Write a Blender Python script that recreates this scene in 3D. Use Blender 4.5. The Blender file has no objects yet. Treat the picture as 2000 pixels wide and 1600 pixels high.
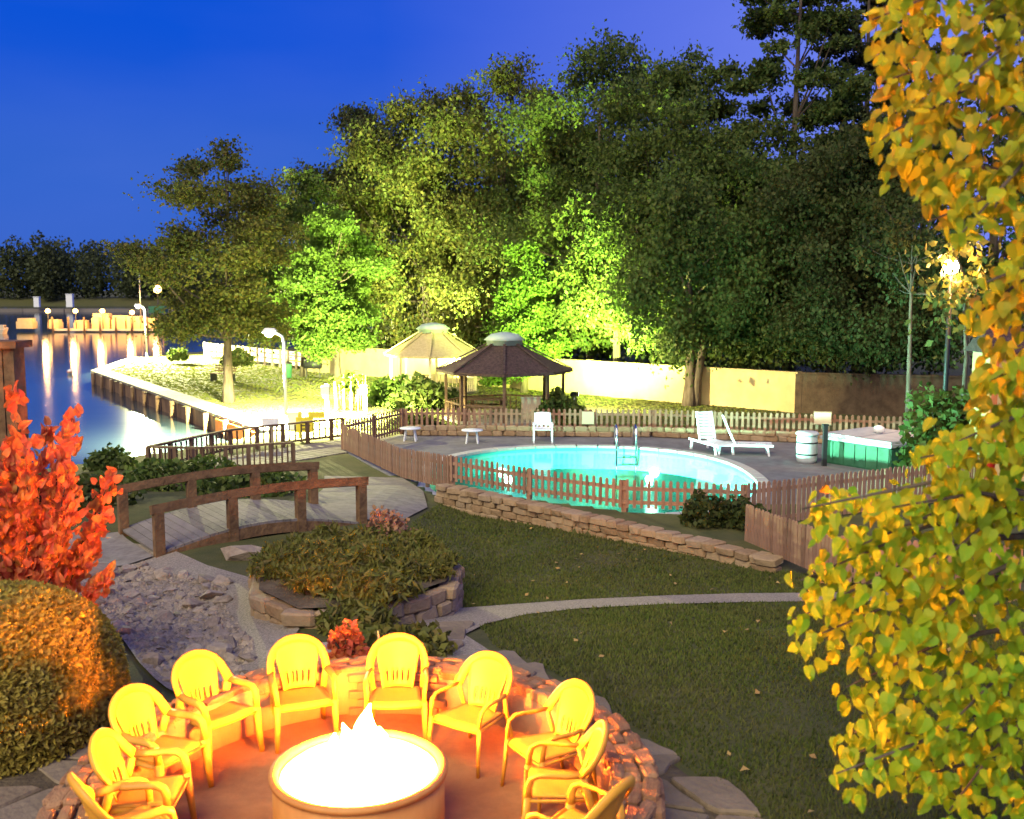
import bpy, bmesh, math, random
import numpy as np
from mathutils import Vector, Matrix, noise as mnoise

sc = bpy.context.scene
C = sc.collection
PI = math.pi
R_ = math.radians

# ------------------------------------------------------------------ camera, sky, sun, exposure
cam_d = bpy.data.cameras.new('camera'); cam = bpy.data.objects.new('camera', cam_d); C.objects.link(cam)
cam.location = (0, 0, 4.1); cam.rotation_euler = (R_(90 - 6.56), 0, 0)
cam_d.lens = 36; cam_d.sensor_width = 36; cam_d.clip_start = 0.1; cam_d.clip_end = 3000
cam_d.dof.use_dof = True; cam_d.dof.focus_distance = 18; cam_d.dof.aperture_fstop = 2.0
sc.camera = cam

world = bpy.data.worlds.new('World'); sc.world = world; world.use_nodes = True
wn, wl = world.node_tree.nodes, world.node_tree.links
wn.clear()
wo = wn.new('ShaderNodeOutputWorld'); bg = wn.new('ShaderNodeBackground')
tc = wn.new('ShaderNodeTexCoord'); sx = wn.new('ShaderNodeSeparateXYZ')
wl.new(tc.outputs['Generated'], sx.inputs[0])
ramp = wn.new('ShaderNodeValToRGB'); ramp.color_ramp.interpolation = 'EASE'
for i, (p_, c_) in enumerate([(0.0, (.035, .125, .56)), (.10, (.03, .125, .60)), (.24, (.004, .085, .66)), (.40, (.001, .045, .52)), (1.0, (.003, .02, .22))]):
    e = ramp.color_ramp.elements[i] if i < 2 else ramp.color_ramp.elements.new(p_)
    e.position = p_; e.color = (*c_, 1)
wl.new(sx.outputs['Z'], ramp.inputs['Fac'])
# the afterglow sits low to the east (right of the view): lilac
azr = wn.new('ShaderNodeMapRange'); azr.inputs['From Min'].default_value = -.12; azr.inputs['From Max'].default_value = .50
wl.new(sx.outputs['X'], azr.inputs['Value'])
cn = wn.new('ShaderNodeTexNoise'); cn.inputs['Scale'].default_value = 2.2; cn.inputs['Detail'].default_value = 4
mpw = wn.new('ShaderNodeMapping'); mpw.inputs['Scale'].default_value = (1, 1, 3.5)
wl.new(tc.outputs['Generated'], mpw.inputs[0]); wl.new(mpw.outputs[0], cn.inputs[0])
cm = wn.new('ShaderNodeMath'); cm.operation = 'MULTIPLY_ADD'; cm.inputs[1].default_value = .3; cm.inputs[2].default_value = -.12
wl.new(cn.outputs[0], cm.inputs[0])
ad = wn.new('ShaderNodeMath'); ad.operation = 'ADD'; ad.use_clamp = True
wl.new(azr.outputs[0], ad.inputs[0]); wl.new(cm.outputs[0], ad.inputs[1])
wm = wn.new('ShaderNodeMix'); wm.data_type = 'RGBA'
wl.new(ad.outputs[0], wm.inputs['Factor']); wl.new(ramp.outputs[0], wm.inputs[6]); wm.inputs[7].default_value = (.21, .27, .92, 1)
wl.new(wm.outputs[2], bg.inputs['Color']); bg.inputs['Strength'].default_value = .70
wl.new(bg.outputs[0], wo.inputs[0])

sun_d = bpy.data.lights.new('sun', 'SUN'); sun = bpy.data.objects.new('sun', sun_d); C.objects.link(sun)
sun_d.energy = 2.9; sun_d.angle = R_(50); sun_d.color = (1, .90, .60)
sun.rotation_euler = (R_(50), 0, R_(-28))          # last soft dusk light from behind the viewer

sc.view_settings.view_transform = 'Standard'; sc.view_settings.look = 'None'
sc.view_settings.exposure = 0.55; sc.view_settings.gamma = 1; sc.view_settings.use_curve_mapping = False
sc.render.engine = 'CYCLES'
cy = sc.cycles
cy.use_denoising = True
try: cy.denoiser = 'OPENIMAGEDENOISE'
except Exception: pass
cy.max_bounces = 5; cy.diffuse_bounces = 3; cy.glossy_bounces = 3; cy.transmission_bounces = 3; cy.transparent_max_bounces = 6
cy.sample_clamp_indirect = 3.0; cy.sample_clamp_direct = 0; cy.caustics_reflective = False; cy.caustics_refractive = False

# ------------------------------------------------------------------ helpers
def lerp(a, b, t): return a + (b - a) * t
def sstep(a, b, x):
    t = min(1, max(0, (x - a) / (b - a))); return t * t * (3 - 2 * t)
def interp(x, xs, ys): return float(np.interp(x, xs, ys))

def mat(name, col, col2=None, scale=6, rough=.7, bump=0, bscale=None, island=None, metal=0, trans=0, spec=.3, detail=5, stretch=None, mid=(.35, .65)):
    m = bpy.data.materials.new(name); m.use_nodes = True
    n, l = m.node_tree.nodes, m.node_tree.links
    b = n['Principled BSDF']; b.inputs['Roughness'].default_value = rough; b.inputs['Metallic'].default_value = metal
    b.inputs['Specular IOR Level'].default_value = spec
    b.inputs['Base Color'].default_value = (*col, 1)
    co = n.new('ShaderNodeTexCoord'); src = co.outputs['Object']
    if stretch:
        mp = n.new('ShaderNodeMapping'); mp.inputs['Scale'].default_value = stretch
        l.new(src, mp.inputs[0]); src = mp.outputs[0]
    out = None
    if col2 is not None:
        t = n.new('ShaderNodeTexNoise'); t.inputs['Scale'].default_value = scale; t.inputs['Detail'].default_value = detail
        t.inputs['Roughness'].default_value = .65
        l.new(src, t.inputs[0])
        r = n.new('ShaderNodeValToRGB'); r.color_ramp.elements[0].position = mid[0]; r.color_ramp.elements[1].position = mid[1]
        r.color_ramp.elements[0].color = (*col, 1); r.color_ramp.elements[1].color = (*col2, 1)
        l.new(t.outputs[0], r.inputs[0]); out = r.outputs[0]
    if island:                                   # list of colours picked at random for each leaf or loose piece
        g = n.new('ShaderNodeNewGeometry'); r = n.new('ShaderNodeValToRGB'); cr = r.color_ramp
        while len(cr.elements) < len(island): cr.elements.new(.5)
        for i, c_ in enumerate(island):
            cr.elements[i].position = i / max(1, len(island) - 1); cr.elements[i].color = (*c_, 1)
        oi = n.new('ShaderNodeObjectInfo'); a_ = n.new('ShaderNodeMath'); a_.operation = 'ADD'; f_ = n.new('ShaderNodeMath'); f_.operation = 'FRACT'
        l.new(g.outputs['Random Per Island'], a_.inputs[0]); l.new(oi.outputs['Random'], a_.inputs[1]); l.new(a_.outputs[0], f_.inputs[0])
        l.new(f_.outputs[0], r.inputs[0])
        if out is None: out = r.outputs[0]
        else:
            mx = n.new('ShaderNodeMix'); mx.data_type = 'RGBA'; mx.inputs['Factor'].default_value = .55
            l.new(out, mx.inputs[6]); l.new(r.outputs[0], mx.inputs[7]); out = mx.outputs[2]
    if out is not None: l.new(out, b.inputs['Base Color'])
    if bump:
        t2 = n.new('ShaderNodeTexNoise'); t2.inputs['Scale'].default_value = bscale or scale * 3; t2.inputs['Detail'].default_value = 6
        l.new(src, t2.inputs[0])
        bp = n.new('ShaderNodeBump'); bp.inputs['Strength'].default_value = bump; bp.inputs['Distance'].default_value = .05
        l.new(t2.outputs[0], bp.inputs['Height']); l.new(bp.outputs[0], b.inputs['Normal'])
    if trans:                                    # thin leaves let light through
        tr = n.new('ShaderNodeBsdfTranslucent'); ms = n.new('ShaderNodeMixShader'); ms.inputs[0].default_value = trans
        if out is not None: l.new(out, tr.inputs[0])
        else: tr.inputs[0].default_value = (*col, 1)
        l.new(b.outputs[0], ms.inputs[1]); l.new(tr.outputs[0], ms.inputs[2]); l.new(ms.outputs[0], n['Material Output'].inputs[0])
    return m

def emat(name, col, s):
    m = bpy.data.materials.new(name); m.use_nodes = True
    b = m.node_tree.nodes['Principled BSDF']
    b.inputs['Base Color'].default_value = (*[min(1, c) for c in col], 1)
    b.inputs['Emission Color'].default_value = (*col, 1); b.inputs['Emission Strength'].default_value = s
    return m

def mesh_arr(name, V, F, smooth=False):
    V = np.asarray(V, dtype=np.float32).reshape(-1, 3); F = np.asarray(F, dtype=np.int32)
    me = bpy.data.meshes.new(name); k = F.shape[1]
    me.vertices.add(len(V)); me.vertices.foreach_set('co', V.ravel())
    me.loops.add(F.size); me.loops.foreach_set('vertex_index', F.ravel())
    me.polygons.add(len(F)); me.polygons.foreach_set('loop_start', np.arange(0, F.size, k, dtype=np.int32))
    if smooth: me.polygons.foreach_set('use_smooth', np.ones(len(F), dtype=bool))
    me.update(calc_edges=True); me.validate()
    return me

def link(name, me, m=None, parent=None, loc=None, rot=None, scale=None, **props):
    o = bpy.data.objects.new(name, me); C.objects.link(o)
    if me is not None and m is not None and len(me.materials) == 0: me.materials.append(m)
    if parent is not None: o.parent = parent
    if loc is not None: o.location = loc
    if rot is not None: o.rotation_euler = rot
    if scale is not None: o.scale = scale if hasattr(scale, '__len__') else (scale,) * 3
    for k, v in props.items(): o[k] = v
    return o

def thing(name, label, cat, loc=(0, 0, 0), rz=0, group=None):
    o = bpy.data.objects.new(name, None); C.objects.link(o)
    o.empty_display_size = .2
    o.location = loc; o.rotation_euler = (0, 0, rz); o['label'] = label; o['category'] = cat
    if group: o['group'] = group
    return o

def dup(root, loc, rz, label, group=None):
    r = root.copy(); C.objects.link(r); r.location = loc; r.rotation_euler = (0, 0, rz); r['label'] = label
    if group: r['group'] = group
    for ch in list(root.children):
        c = ch.copy(); C.objects.link(c); c.parent = r
        for g in list(ch.children):
            d = g.copy(); C.objects.link(d); d.parent = c
    return r

class MB:
    """collects shapes; build() links them as one mesh object, in the parent's own frame"""
    def __init__(s): s.v = []; s.f = []; s.sm = []
    def add(s, vs, fs, smooth=False):
        o = len(s.v); s.v += [tuple(v) for v in vs]; s.f += [tuple(i + o for i in f) for f in fs]; s.sm += [smooth] * len(fs); return s
    def box(s, c, d, rz=0, rot=None):
        m = rot if rot is not None else Matrix.Rotation(rz, 3, 'Z')
        vs = [Vector(c) + m @ Vector((x * d[0] / 2, y * d[1] / 2, z * d[2] / 2)) for x in (-1, 1) for y in (-1, 1) for z in (-1, 1)]
        return s.add(vs, [(0, 1, 3, 2), (4, 6, 7, 5), (0, 4, 5, 1), (2, 3, 7, 6), (0, 2, 6, 4), (1, 5, 7, 3)])
    def bar(s, a, b, w, h):                      # a beam of section w x h from a to b
        a, b = Vector(a), Vector(b); d = b - a; q = d.to_track_quat('X', 'Z').to_matrix()
        return s.box((a + b) / 2, (d.length, w, h), rot=q)
    def tube(s, pts, rad, n=8, cap=True, smooth=True):
        pts = [Vector(p) for p in pts]
        rad = [rad] * len(pts) if not hasattr(rad, '__len__') else rad
        vs = []; fs = []
        prev = None
        for i, p in enumerate(pts):
            t = (pts[min(i + 1, len(pts) - 1)] - pts[max(i - 1, 0)]).normalized()
            if prev is None: u = t.orthogonal().normalized()
            else: u = (prev - t * prev.dot(t)); u = u.normalized() if u.length > 1e-6 else t.orthogonal().normalized()
            prev = u; w = t.cross(u)
            r = rad[i]; ru, rw = r if hasattr(r, '__len__') else (r, r)
            for k in range(n):
                a = 2 * PI * k / n; vs.append(p + u * (ru * math.cos(a)) + w * (rw * math.sin(a)))
        for i in range(len(pts) - 1):
            for k in range(n):
                k2 = (k + 1) % n; fs.append((i * n + k, i * n + k2, (i + 1) * n + k2, (i + 1) * n + k))
        if cap: fs.append(tuple(reversed(range(n)))); fs.append(tuple((len(pts) - 1) * n + k for k in range(n)))
        return s.add(vs, fs, smooth)
    def lathe(s, prof, c=(0, 0, 0), n=24, smooth=True, close=True):
        vs = []; fs = []
        for r, z in prof:
            for k in range(n):
                a = 2 * PI * k / n; vs.append((c[0] + r * math.cos(a), c[1] + r * math.sin(a), c[2] + z))
        for i in range(len(prof) - 1):
            for k in range(n):
                k2 = (k + 1) % n; fs.append((i * n + k, i * n + k2, (i + 1) * n + k2, (i + 1) * n + k))
        if close:
            fs.append(tuple(reversed(range(n)))); fs.append(tuple((len(prof) - 1) * n + k for k in range(n)))
        return s.add(vs, fs, smooth)
    def panel(s, fn, us, vs_, thick, keep=None, smooth=True):
        """sheet with thickness over a grid; fn(u,v)->point; keep(i,j) drops cells (slots, rounded tops)"""
        nu, nv = len(us), len(vs_)
        P = [[Vector(fn(u, v)) for v in vs_] for u in us]
        N = [[None] * nv for _ in range(nu)]
        for i in range(nu):
            for j in range(nv):
                a = P[min(i + 1, nu - 1)][j] - P[max(i - 1, 0)][j]; b = P[i][min(j + 1, nv - 1)] - P[i][max(j - 1, 0)]
                q = a.cross(b); N[i][j] = q.normalized() if q.length > 1e-9 else Vector((0, 0, 1))
        V = [P[i][j] + N[i][j] * (thick / 2) for i in range(nu) for j in range(nv)] + [P[i][j] - N[i][j] * (thick / 2) for i in range(nu) for j in range(nv)]
        o = nu * nv; F = []
        K = lambda i, j: 0 <= i < nu - 1 and 0 <= j < nv - 1 and (keep is None or keep(i, j))
        for i in range(nu - 1):
            for j in range(nv - 1):
                if not K(i, j): continue
                a, b, c, d = i * nv + j, (i + 1) * nv + j, (i + 1) * nv + j + 1, i * nv + j + 1
                F += [(a, b, c, d), (o + d, o + c, o + b, o + a)]
                if not K(i - 1, j): F.append((a, d, o + d, o + a))
                if not K(i + 1, j): F.append((c, b, o + b, o + c))
                if not K(i, j - 1): F.append((b, a, o + a, o + b))
                if not K(i, j + 1): F.append((d, c, o + c, o + d))
        return s.add(V, F, smooth)
    def mesh(s, name, off=(0, 0, 0)):
        me = bpy.data.meshes.new(name)
        me.from_pydata([(v[0] - off[0], v[1] - off[1], v[2] - off[2]) for v in s.v], [], s.f)
        me.polygons.foreach_set('use_smooth', s.sm); me.update(); me.validate()
        return me
    def build(s, name, m, parent=None, world=True, **props):
        """world=True: the shapes were given in world axes and are moved into an unrotated parent's frame"""
        off = tuple(parent.location) if (parent is not None and world) else (0, 0, 0)
        if parent is not None and world and parent.parent is not None: off = tuple(Vector(off) + parent.parent.location)
        return link(name, s.mesh(name, off), m, parent, **props)

def hull_rock(seed, n=18, flat=.7):
    r = random.Random(seed); bm = bmesh.new()
    for _ in range(n):
        v = Vector((r.gauss(0, 1), r.gauss(0, 1), r.gauss(0, 1))).normalized() * r.uniform(.85, 1.05)
        bm.verts.new((v.x * .5, v.y * .5, v.z * .5 * flat))
    g = bmesh.ops.convex_hull(bm, input=bm.verts)
    for v in [v for v in bm.verts if not v.link_faces]: bm.verts.remove(v)
    me = bpy.data.meshes.new('rock'); bm.to_mesh(me); bm.free(); return me

def block_stone(seed, jit=.07, bev=.12):
    """a roughly squared building stone, unit size, chipped corners"""
    r = random.Random(seed); bm = bmesh.new(); bmesh.ops.create_cube(bm, size=1)
    for v in bm.verts: v.co += Vector((r.uniform(-jit, jit), r.uniform(-jit, jit), r.uniform(-jit, jit)))
    bmesh.ops.bevel(bm, geom=list(bm.edges), offset=bev, segments=1, affect='EDGES')
    me = bpy.data.meshes.new('stone'); bm.to_mesh(me); bm.free(); return me

def slab_mesh(poly, th, seed=0, bev=.02):
    """a flagstone: polygon with thickness and a worn edge; centre at its own origin"""
    cx = sum(p[0] for p in poly) / len(poly); cyy = sum(p[1] for p in poly) / len(poly)
    n = len(poly); V = []
    for sc_, z in ((1, -th), (1, -bev), (1 - bev * 2.2, 0)):
        for x, y in poly: V.append(((x - cx) * sc_, (y - cyy) * sc_, z))
    F = [tuple(2 * n + k for k in range(n))]
    for lv in (0, 1):
        for k in range(n):
            k2 = (k + 1) % n; F.append((lv * n + k, lv * n + k2, (lv + 1) * n + k2, (lv + 1) * n + k))
    me = bpy.data.meshes.new('flagstone'); me.from_pydata(V, [], F); me.update(); return me, (cx, cyy)

# ------------------------------------------------------------------ materials
M = {}
M['ground'] = mat('ground_grass', (.045, .055, .014), (.10, .095, .030), 1.6, .95, .5, 30, mid=(.3, .7))
M['grass'] = mat('grass_blades', (.060, .092, .014), (.14, .145, .03), .9, .9, island=[(.045, .080, .012), (.11, .15, .022), (.16, .135, .040), (.075, .12, .02)], trans=.3)
def patch(m, dark, scale=.55, amt=.75):
    n, l = m.node_tree.nodes, m.node_tree.links; b = n['Principled BSDF']; src = b.inputs['Base Color'].links[0].from_socket
    t = n.new('ShaderNodeTexNoise'); t.inputs['Scale'].default_value = scale; t.inputs['Detail'].default_value = 7; t.inputs['Roughness'].default_value = .7
    co = n.new('ShaderNodeTexCoord'); l.new(co.outputs['Object'], t.inputs[0])
    mr = n.new('ShaderNodeMapRange'); mr.inputs['From Min'].default_value = .42; mr.inputs['From Max'].default_value = .66; mr.inputs['To Max'].default_value = amt
    l.new(t.outputs[0], mr.inputs['Value']); mx = n.new('ShaderNodeMix'); mx.data_type = 'RGBA'; l.new(mr.outputs[0], mx.inputs['Factor']); l.new(src, mx.inputs[6]); mx.inputs[7].default_value = (*dark, 1)
    l.new(mx.outputs[2], b.inputs['Base Color'])
patch(M['ground'], (.10, .085, .035), amt=.55); patch(M['grass'], (.13, .11, .045), amt=.5)
M['soil'] = mat('dry_soil', (.065, .046, .028), (.14, .105, .065), 3, .95, .7, 20)
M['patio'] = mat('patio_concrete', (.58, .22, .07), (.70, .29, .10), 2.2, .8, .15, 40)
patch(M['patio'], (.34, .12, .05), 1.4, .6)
M['conc'] = mat('grey_concrete', (.17, .145, .12), (.27, .235, .20), 4, .85, .25, 40)
M['gravel'] = mat('aggregate_path', (.19, .155, .12), (.42, .35, .28), 35, .9, .6, 60)
M['deckc'] = mat('pool_deck_concrete', (.13, .12, .13), (.19, .18, .19), 2.5, .8, .15, 50)
M['flag'] = mat('flagstone', (.14, .10, .065), (.28, .205, .14), 2.2, .85, .5, 14, island=[(.13, .10, .07), (.27, .20, .13), (.20, .165, .13)])
M['stone'] = mat('wall_stone', (.22, .14, .075), (.42, .29, .17), 4, .85, .6, 18, island=[(.24, .14, .07), (.44, .30, .17), (.34, .25, .17)])
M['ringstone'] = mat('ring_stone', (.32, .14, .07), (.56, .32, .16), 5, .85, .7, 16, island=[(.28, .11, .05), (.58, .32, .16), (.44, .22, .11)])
M['mortar'] = mat('dark_mortar', (.085, .055, .04), (.13, .09, .07), 9, .95, .4, 40)
M['rock'] = mat('creek_rock', (.15, .11, .08), (.46, .36, .27), 3, .85, .5, 12, island=[(.09, .07, .055), (.50, .40, .30), (.28, .21, .155)])
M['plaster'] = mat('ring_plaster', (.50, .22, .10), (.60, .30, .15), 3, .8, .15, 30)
M['brick'] = mat('brick', (.40, .17, .08), (.55, .28, .15), 8, .85, .4, 30, island=[(.36, .15, .07), (.58, .30, .17)])
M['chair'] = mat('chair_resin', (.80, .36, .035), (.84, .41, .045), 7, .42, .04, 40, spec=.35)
M['chair_in'] = M['chair']
M['drum'] = mat('drum_steel', (.58, .22, .05), (.68, .29, .07), 5, .55, .05, 30, stretch=(1, 1, .3), spec=.4)
M['wood'] = mat('weathered_wood', (.085, .048, .028), (.19, .115, .07), 3, .85, .5, 12, stretch=(1, 1, .25))
M['bridgewood'] = mat('bridge_timber', (.12, .064, .028), (.24, .135, .06), 4, .8, .5, 14)
M['plank'] = mat('grey_planks', (.14, .12, .105), (.24, .205, .18), 5, .8, .4, 18, island=[(.11, .095, .08), (.27, .23, .20), (.19, .16, .14)])
M['picket'] = mat('picket_wood', (.20, .105, .065), (.33, .19, .125), 5, .85, .4, 14, island=[(.15, .08, .05), (.38, .22, .14), (.27, .155, .10)])
M['bark'] = mat('bark', (.06, .045, .032), (.15, .115, .085), 5, .95, .9, 10, stretch=(1, 1, .25))
M['cream'] = mat('cream_stucco', (.50, .37, .16), (.58, .45, .21), 1.2, .85, .2, 30)
M['shadewall'] = mat('shade_painted_wall', (.07, .045, .025), (.12, .08, .045), 3, .9, .4, 20)  # dark brown standing in for shade on the cream wall
M['roofdark'] = mat('dark_shingle', (.035, .020, .018), (.085, .05, .045), 9, .85, .6, 25)
M['rooftan'] = mat('tan_shingle', (.42, .32, .15), (.56, .45, .24), 9, .85, .4, 25)
M['vent'] = mat('vent_metal', (.30, .38, .34), (.38, .46, .42), 3, .5, spec=.5)
M['white'] = mat('white_paint', (.78, .78, .76), (.70, .70, .68), 5, .5)
M['whitepl'] = mat('white_resin', (.74, .76, .80), rough=.4)
M['metal'] = mat('galvanised_steel', (.45, .46, .46), rough=.35, metal=.9)
M['chrome'] = mat('polished_steel', (.8, .82, .82), rough=.12, metal=1)
M['dark'] = mat('black_paint', (.02, .02, .022), rough=.5)
M['yellow'] = mat('yellow_board', (.75, .62, .05), (.66, .55, .05), 4, .5)
M['orange'] = mat('plain_orange', (.62, .16, .02), (.50, .12, .02), 3, .6)
M['red'] = mat('red_plastic', (.60, .02, .02), rough=.4)
M['basin'] = mat('pool_basin', (.07, .60, .50), (.10, .66, .56), 1.5, .6)
M['coping'] = mat('pool_coping', (.40, .40, .36), (.5, .5, .46), 6, .7, .2, 30)
M['spagreen'] = mat('green_spa_skirt', (.03, .12, .06), (.05, .17, .09), 4, .6)
M['spatop'] = mat('spa_cover', (.40, .42, .44), (.52, .54, .55), 3, .55)
M['beige'] = mat('beige_board', (.55, .44, .30), rough=.7)
M['hutwood'] = mat('hut_corner_board', (.50, .16, .05), (.58, .2, .07), 4, .7)
M['boatcover'] = mat('tan_canvas', (.55, .40, .18), (.62, .46, .22), 2, .8)
GREEN = dict(rough=.65, trans=.35, spec=.25)
M['leaf_oak'] = mat('oak_leaves', (.030, .066, .012), (.105, .135, .026), .45, island=[(.022, .05, .010), (.080, .125, .022), (.12, .125, .030), (.045, .095, .018)], **GREEN)
M['leaf_brown'] = mat('autumn_oak_leaves', (.040, .066, .012), (.125, .125, .026), .4, island=[(.03, .055, .010), (.10, .12, .022), (.15, .105, .026), (.055, .09, .016)], **GREEN)
M['leaf_dark'] = mat('dark_leaves', (.022, .044, .010), (.075, .085, .020), .4, island=[(.016, .032, .008), (.060, .080, .016), (.10, .085, .024)], **GREEN)
M['leaf_pine'] = mat('pine_needles', (.025, .042, .016), (.065, .070, .024), .5, island=[(.02, .036, .014), (.06, .07, .022), (.09, .065, .026)], **GREEN)
M['leaf_fresh'] = mat('fresh_leaves', (.060, .13, .016), (.12, .18, .026), .5, island=[(.05, .12, .015), (.12, .19, .025), (.10, .16, .03)], rough=.6, trans=.45, spec=.25)
M['leaf_far'] = mat('far_leaves', (.035, .055, .02), (.085, .095, .035), .06, island=[(.03, .05, .02), (.09, .095, .035), (.06, .085, .035)], **GREEN)
M['leaf_red'] = mat('red_leaves', (.66, .11, .06), (.64, .22, .06), 3, island=[(.70, .09, .06), (.74, .16, .09), (.62, .26, .05), (.72, .12, .08), (.50, .32, .05)], rough=.5, trans=.35)
M['leaf_yel'] = mat('yellow_leaves', (.17, .33, .015), (.56, .42, .02), .6, island=[(.58, .54, .02), (.14, .30, .02), (.34, .44, .02), (.60, .40, .025), (.16, .33, .02), (.50, .52, .02), (.26, .40, .02), (.62, .24, .03)], rough=.5, trans=.35, spec=.2)
M['leaf_lime'] = mat('lime_leaves', (.13, .33, .012), (.44, .47, .02), .7, island=[(.50, .54, .02), (.12, .30, .015), (.30, .44, .02), (.14, .34, .015), (.52, .44, .02), (.22, .40, .02)], rough=.5, trans=.35, spec=.2)
M['dusty'] = mat('dusty_flowers', (.30, .12, .08), (.36, .2, .10), 3, island=[(.34, .12, .09), (.40, .22, .12), (.2, .14, .05)], rough=.7, trans=.2)
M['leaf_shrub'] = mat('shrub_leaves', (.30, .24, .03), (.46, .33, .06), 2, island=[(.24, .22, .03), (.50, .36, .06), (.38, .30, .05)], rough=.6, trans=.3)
M['leaf_bed'] = mat('bed_leaves', (.085, .10, .016), (.20, .16, .035), 2, island=[(.06, .085, .014), (.20, .18, .03), (.13, .15, .02), (.26, .16, .05)], rough=.6, trans=.3)
M['stalk'] = mat('pale_stalk', (.55, .38, .16), (.65, .46, .22), 6, .6)
M['lamp'] = emat('lamp_lens', (.95, 1, .78), 24)
M['lamp_o'] = emat('amber_lens', (1, .55, .13), 14)
M['lamp_w'] = emat('warm_lens', (1, .62, .28), 90)

def flame_mat(name, s0, s1, zlo, zhi, hot, cool):
    m = bpy.data.materials.new(name); m.use_nodes = True; n, l = m.node_tree.nodes, m.node_tree.links
    b = n['Principled BSDF']; b.inputs['Base Color'].default_value = (.1, .05, .02, 1); b.inputs['Roughness'].default_value = 1
    co = n.new('ShaderNodeTexCoord'); s = n.new('ShaderNodeSeparateXYZ'); l.new(co.outputs['Object'], s.inputs[0])
    mr = n.new('ShaderNodeMapRange'); mr.inputs['From Min'].default_value = zlo; mr.inputs['From Max'].default_value = zhi
    l.new(s.outputs['Z'], mr.inputs['Value'])
    mx = n.new('ShaderNodeMix'); mx.data_type = 'RGBA'; mx.inputs[6].default_value = (*hot, 1); mx.inputs[7].default_value = (*cool, 1)
    l.new(mr.outputs[0], mx.inputs['Factor']); l.new(mx.outputs[2], b.inputs['Emission Color'])
    m2 = n.new('ShaderNodeMapRange'); m2.inputs['From Min'].default_value = zlo; m2.inputs['From Max'].default_value = zhi
    m2.inputs['To Min'].default_value = s0; m2.inputs['To Max'].default_value = s1
    l.new(s.outputs['Z'], m2.inputs['Value']); l.new(m2.outputs[0], b.inputs['Emission Strength'])
    return m
FIRE = (1, .25, .02)
M['flame'] = flame_mat('fire_flame', 2700, 1900, 0, .40, FIRE, FIRE)
M['ember'] = emat('glowing_embers', FIRE, 140)

def water_mat():
    m = bpy.data.materials.new('lake_water'); m.use_nodes = True; n, l = m.node_tree.nodes, m.node_tree.links
    b = n['Principled BSDF']; b.inputs['Base Color'].default_value = (.022, .036, .052, 1); b.inputs['Roughness'].default_value = .10
    b.inputs['IOR'].default_value = 1.45; b.inputs['Specular IOR Level'].default_value = .9
    co = n.new('ShaderNodeTexCoord'); mp = n.new('ShaderNodeMapping'); mp.inputs['Scale'].default_value = (.25, .9, 1)
    t = n.new('ShaderNodeTexNoise'); t.inputs['Scale'].default_value = 1.2; t.inputs['Detail'].default_value = 3
    bp = n.new('ShaderNodeBump'); bp.inputs['Strength'].default_value = .16; bp.inputs['Distance'].default_value = .06
    l.new(co.outputs['Object'], mp.inputs[0]); l.new(mp.outputs[0], t.inputs[0]); l.new(t.outputs[0], bp.inputs['Height']); l.new(bp.outputs[0], b.inputs['Normal'])
    return m
M['lake'] = water_mat()
def poolwater_mat():
    m = bpy.data.materials.new('pool_water'); m.use_nodes = True; n, l = m.node_tree.nodes, m.node_tree.links
    n.remove(n['Principled BSDF'])
    tr = n.new('ShaderNodeBsdfTransparent'); tr.inputs[0].default_value = (.46, .97, .90, 1)
    gl = n.new('ShaderNodeBsdfGlossy'); gl.inputs['Roughness'].default_value = .06
    fr = n.new('ShaderNodeFresnel'); fr.inputs['IOR'].default_value = 1.33
    co = n.new('ShaderNodeTexCoord'); t = n.new('ShaderNodeTexNoise'); t.inputs['Scale'].default_value = 1.6; t.inputs['Detail'].default_value = 3
    bp = n.new('ShaderNodeBump'); bp.inputs['Strength'].default_value = .15; bp.inputs['Distance'].default_value = .05
    l.new(co.outputs['Object'], t.inputs[0]); l.new(t.outputs[0], bp.inputs['Height'])
    l.new(bp.outputs[0], gl.inputs['Normal']); l.new(bp.outputs[0], fr.inputs['Normal'])
    ms = n.new('ShaderNodeMixShader'); l.new(fr.outputs[0], ms.inputs[0]); l.new(tr.outputs[0], ms.inputs[1]); l.new(gl.outputs[0], ms.inputs[2])
    l.new(ms.outputs[0], n['Material Output'].inputs[0])
    return m
M['poolwater'] = poolwater_mat()

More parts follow.
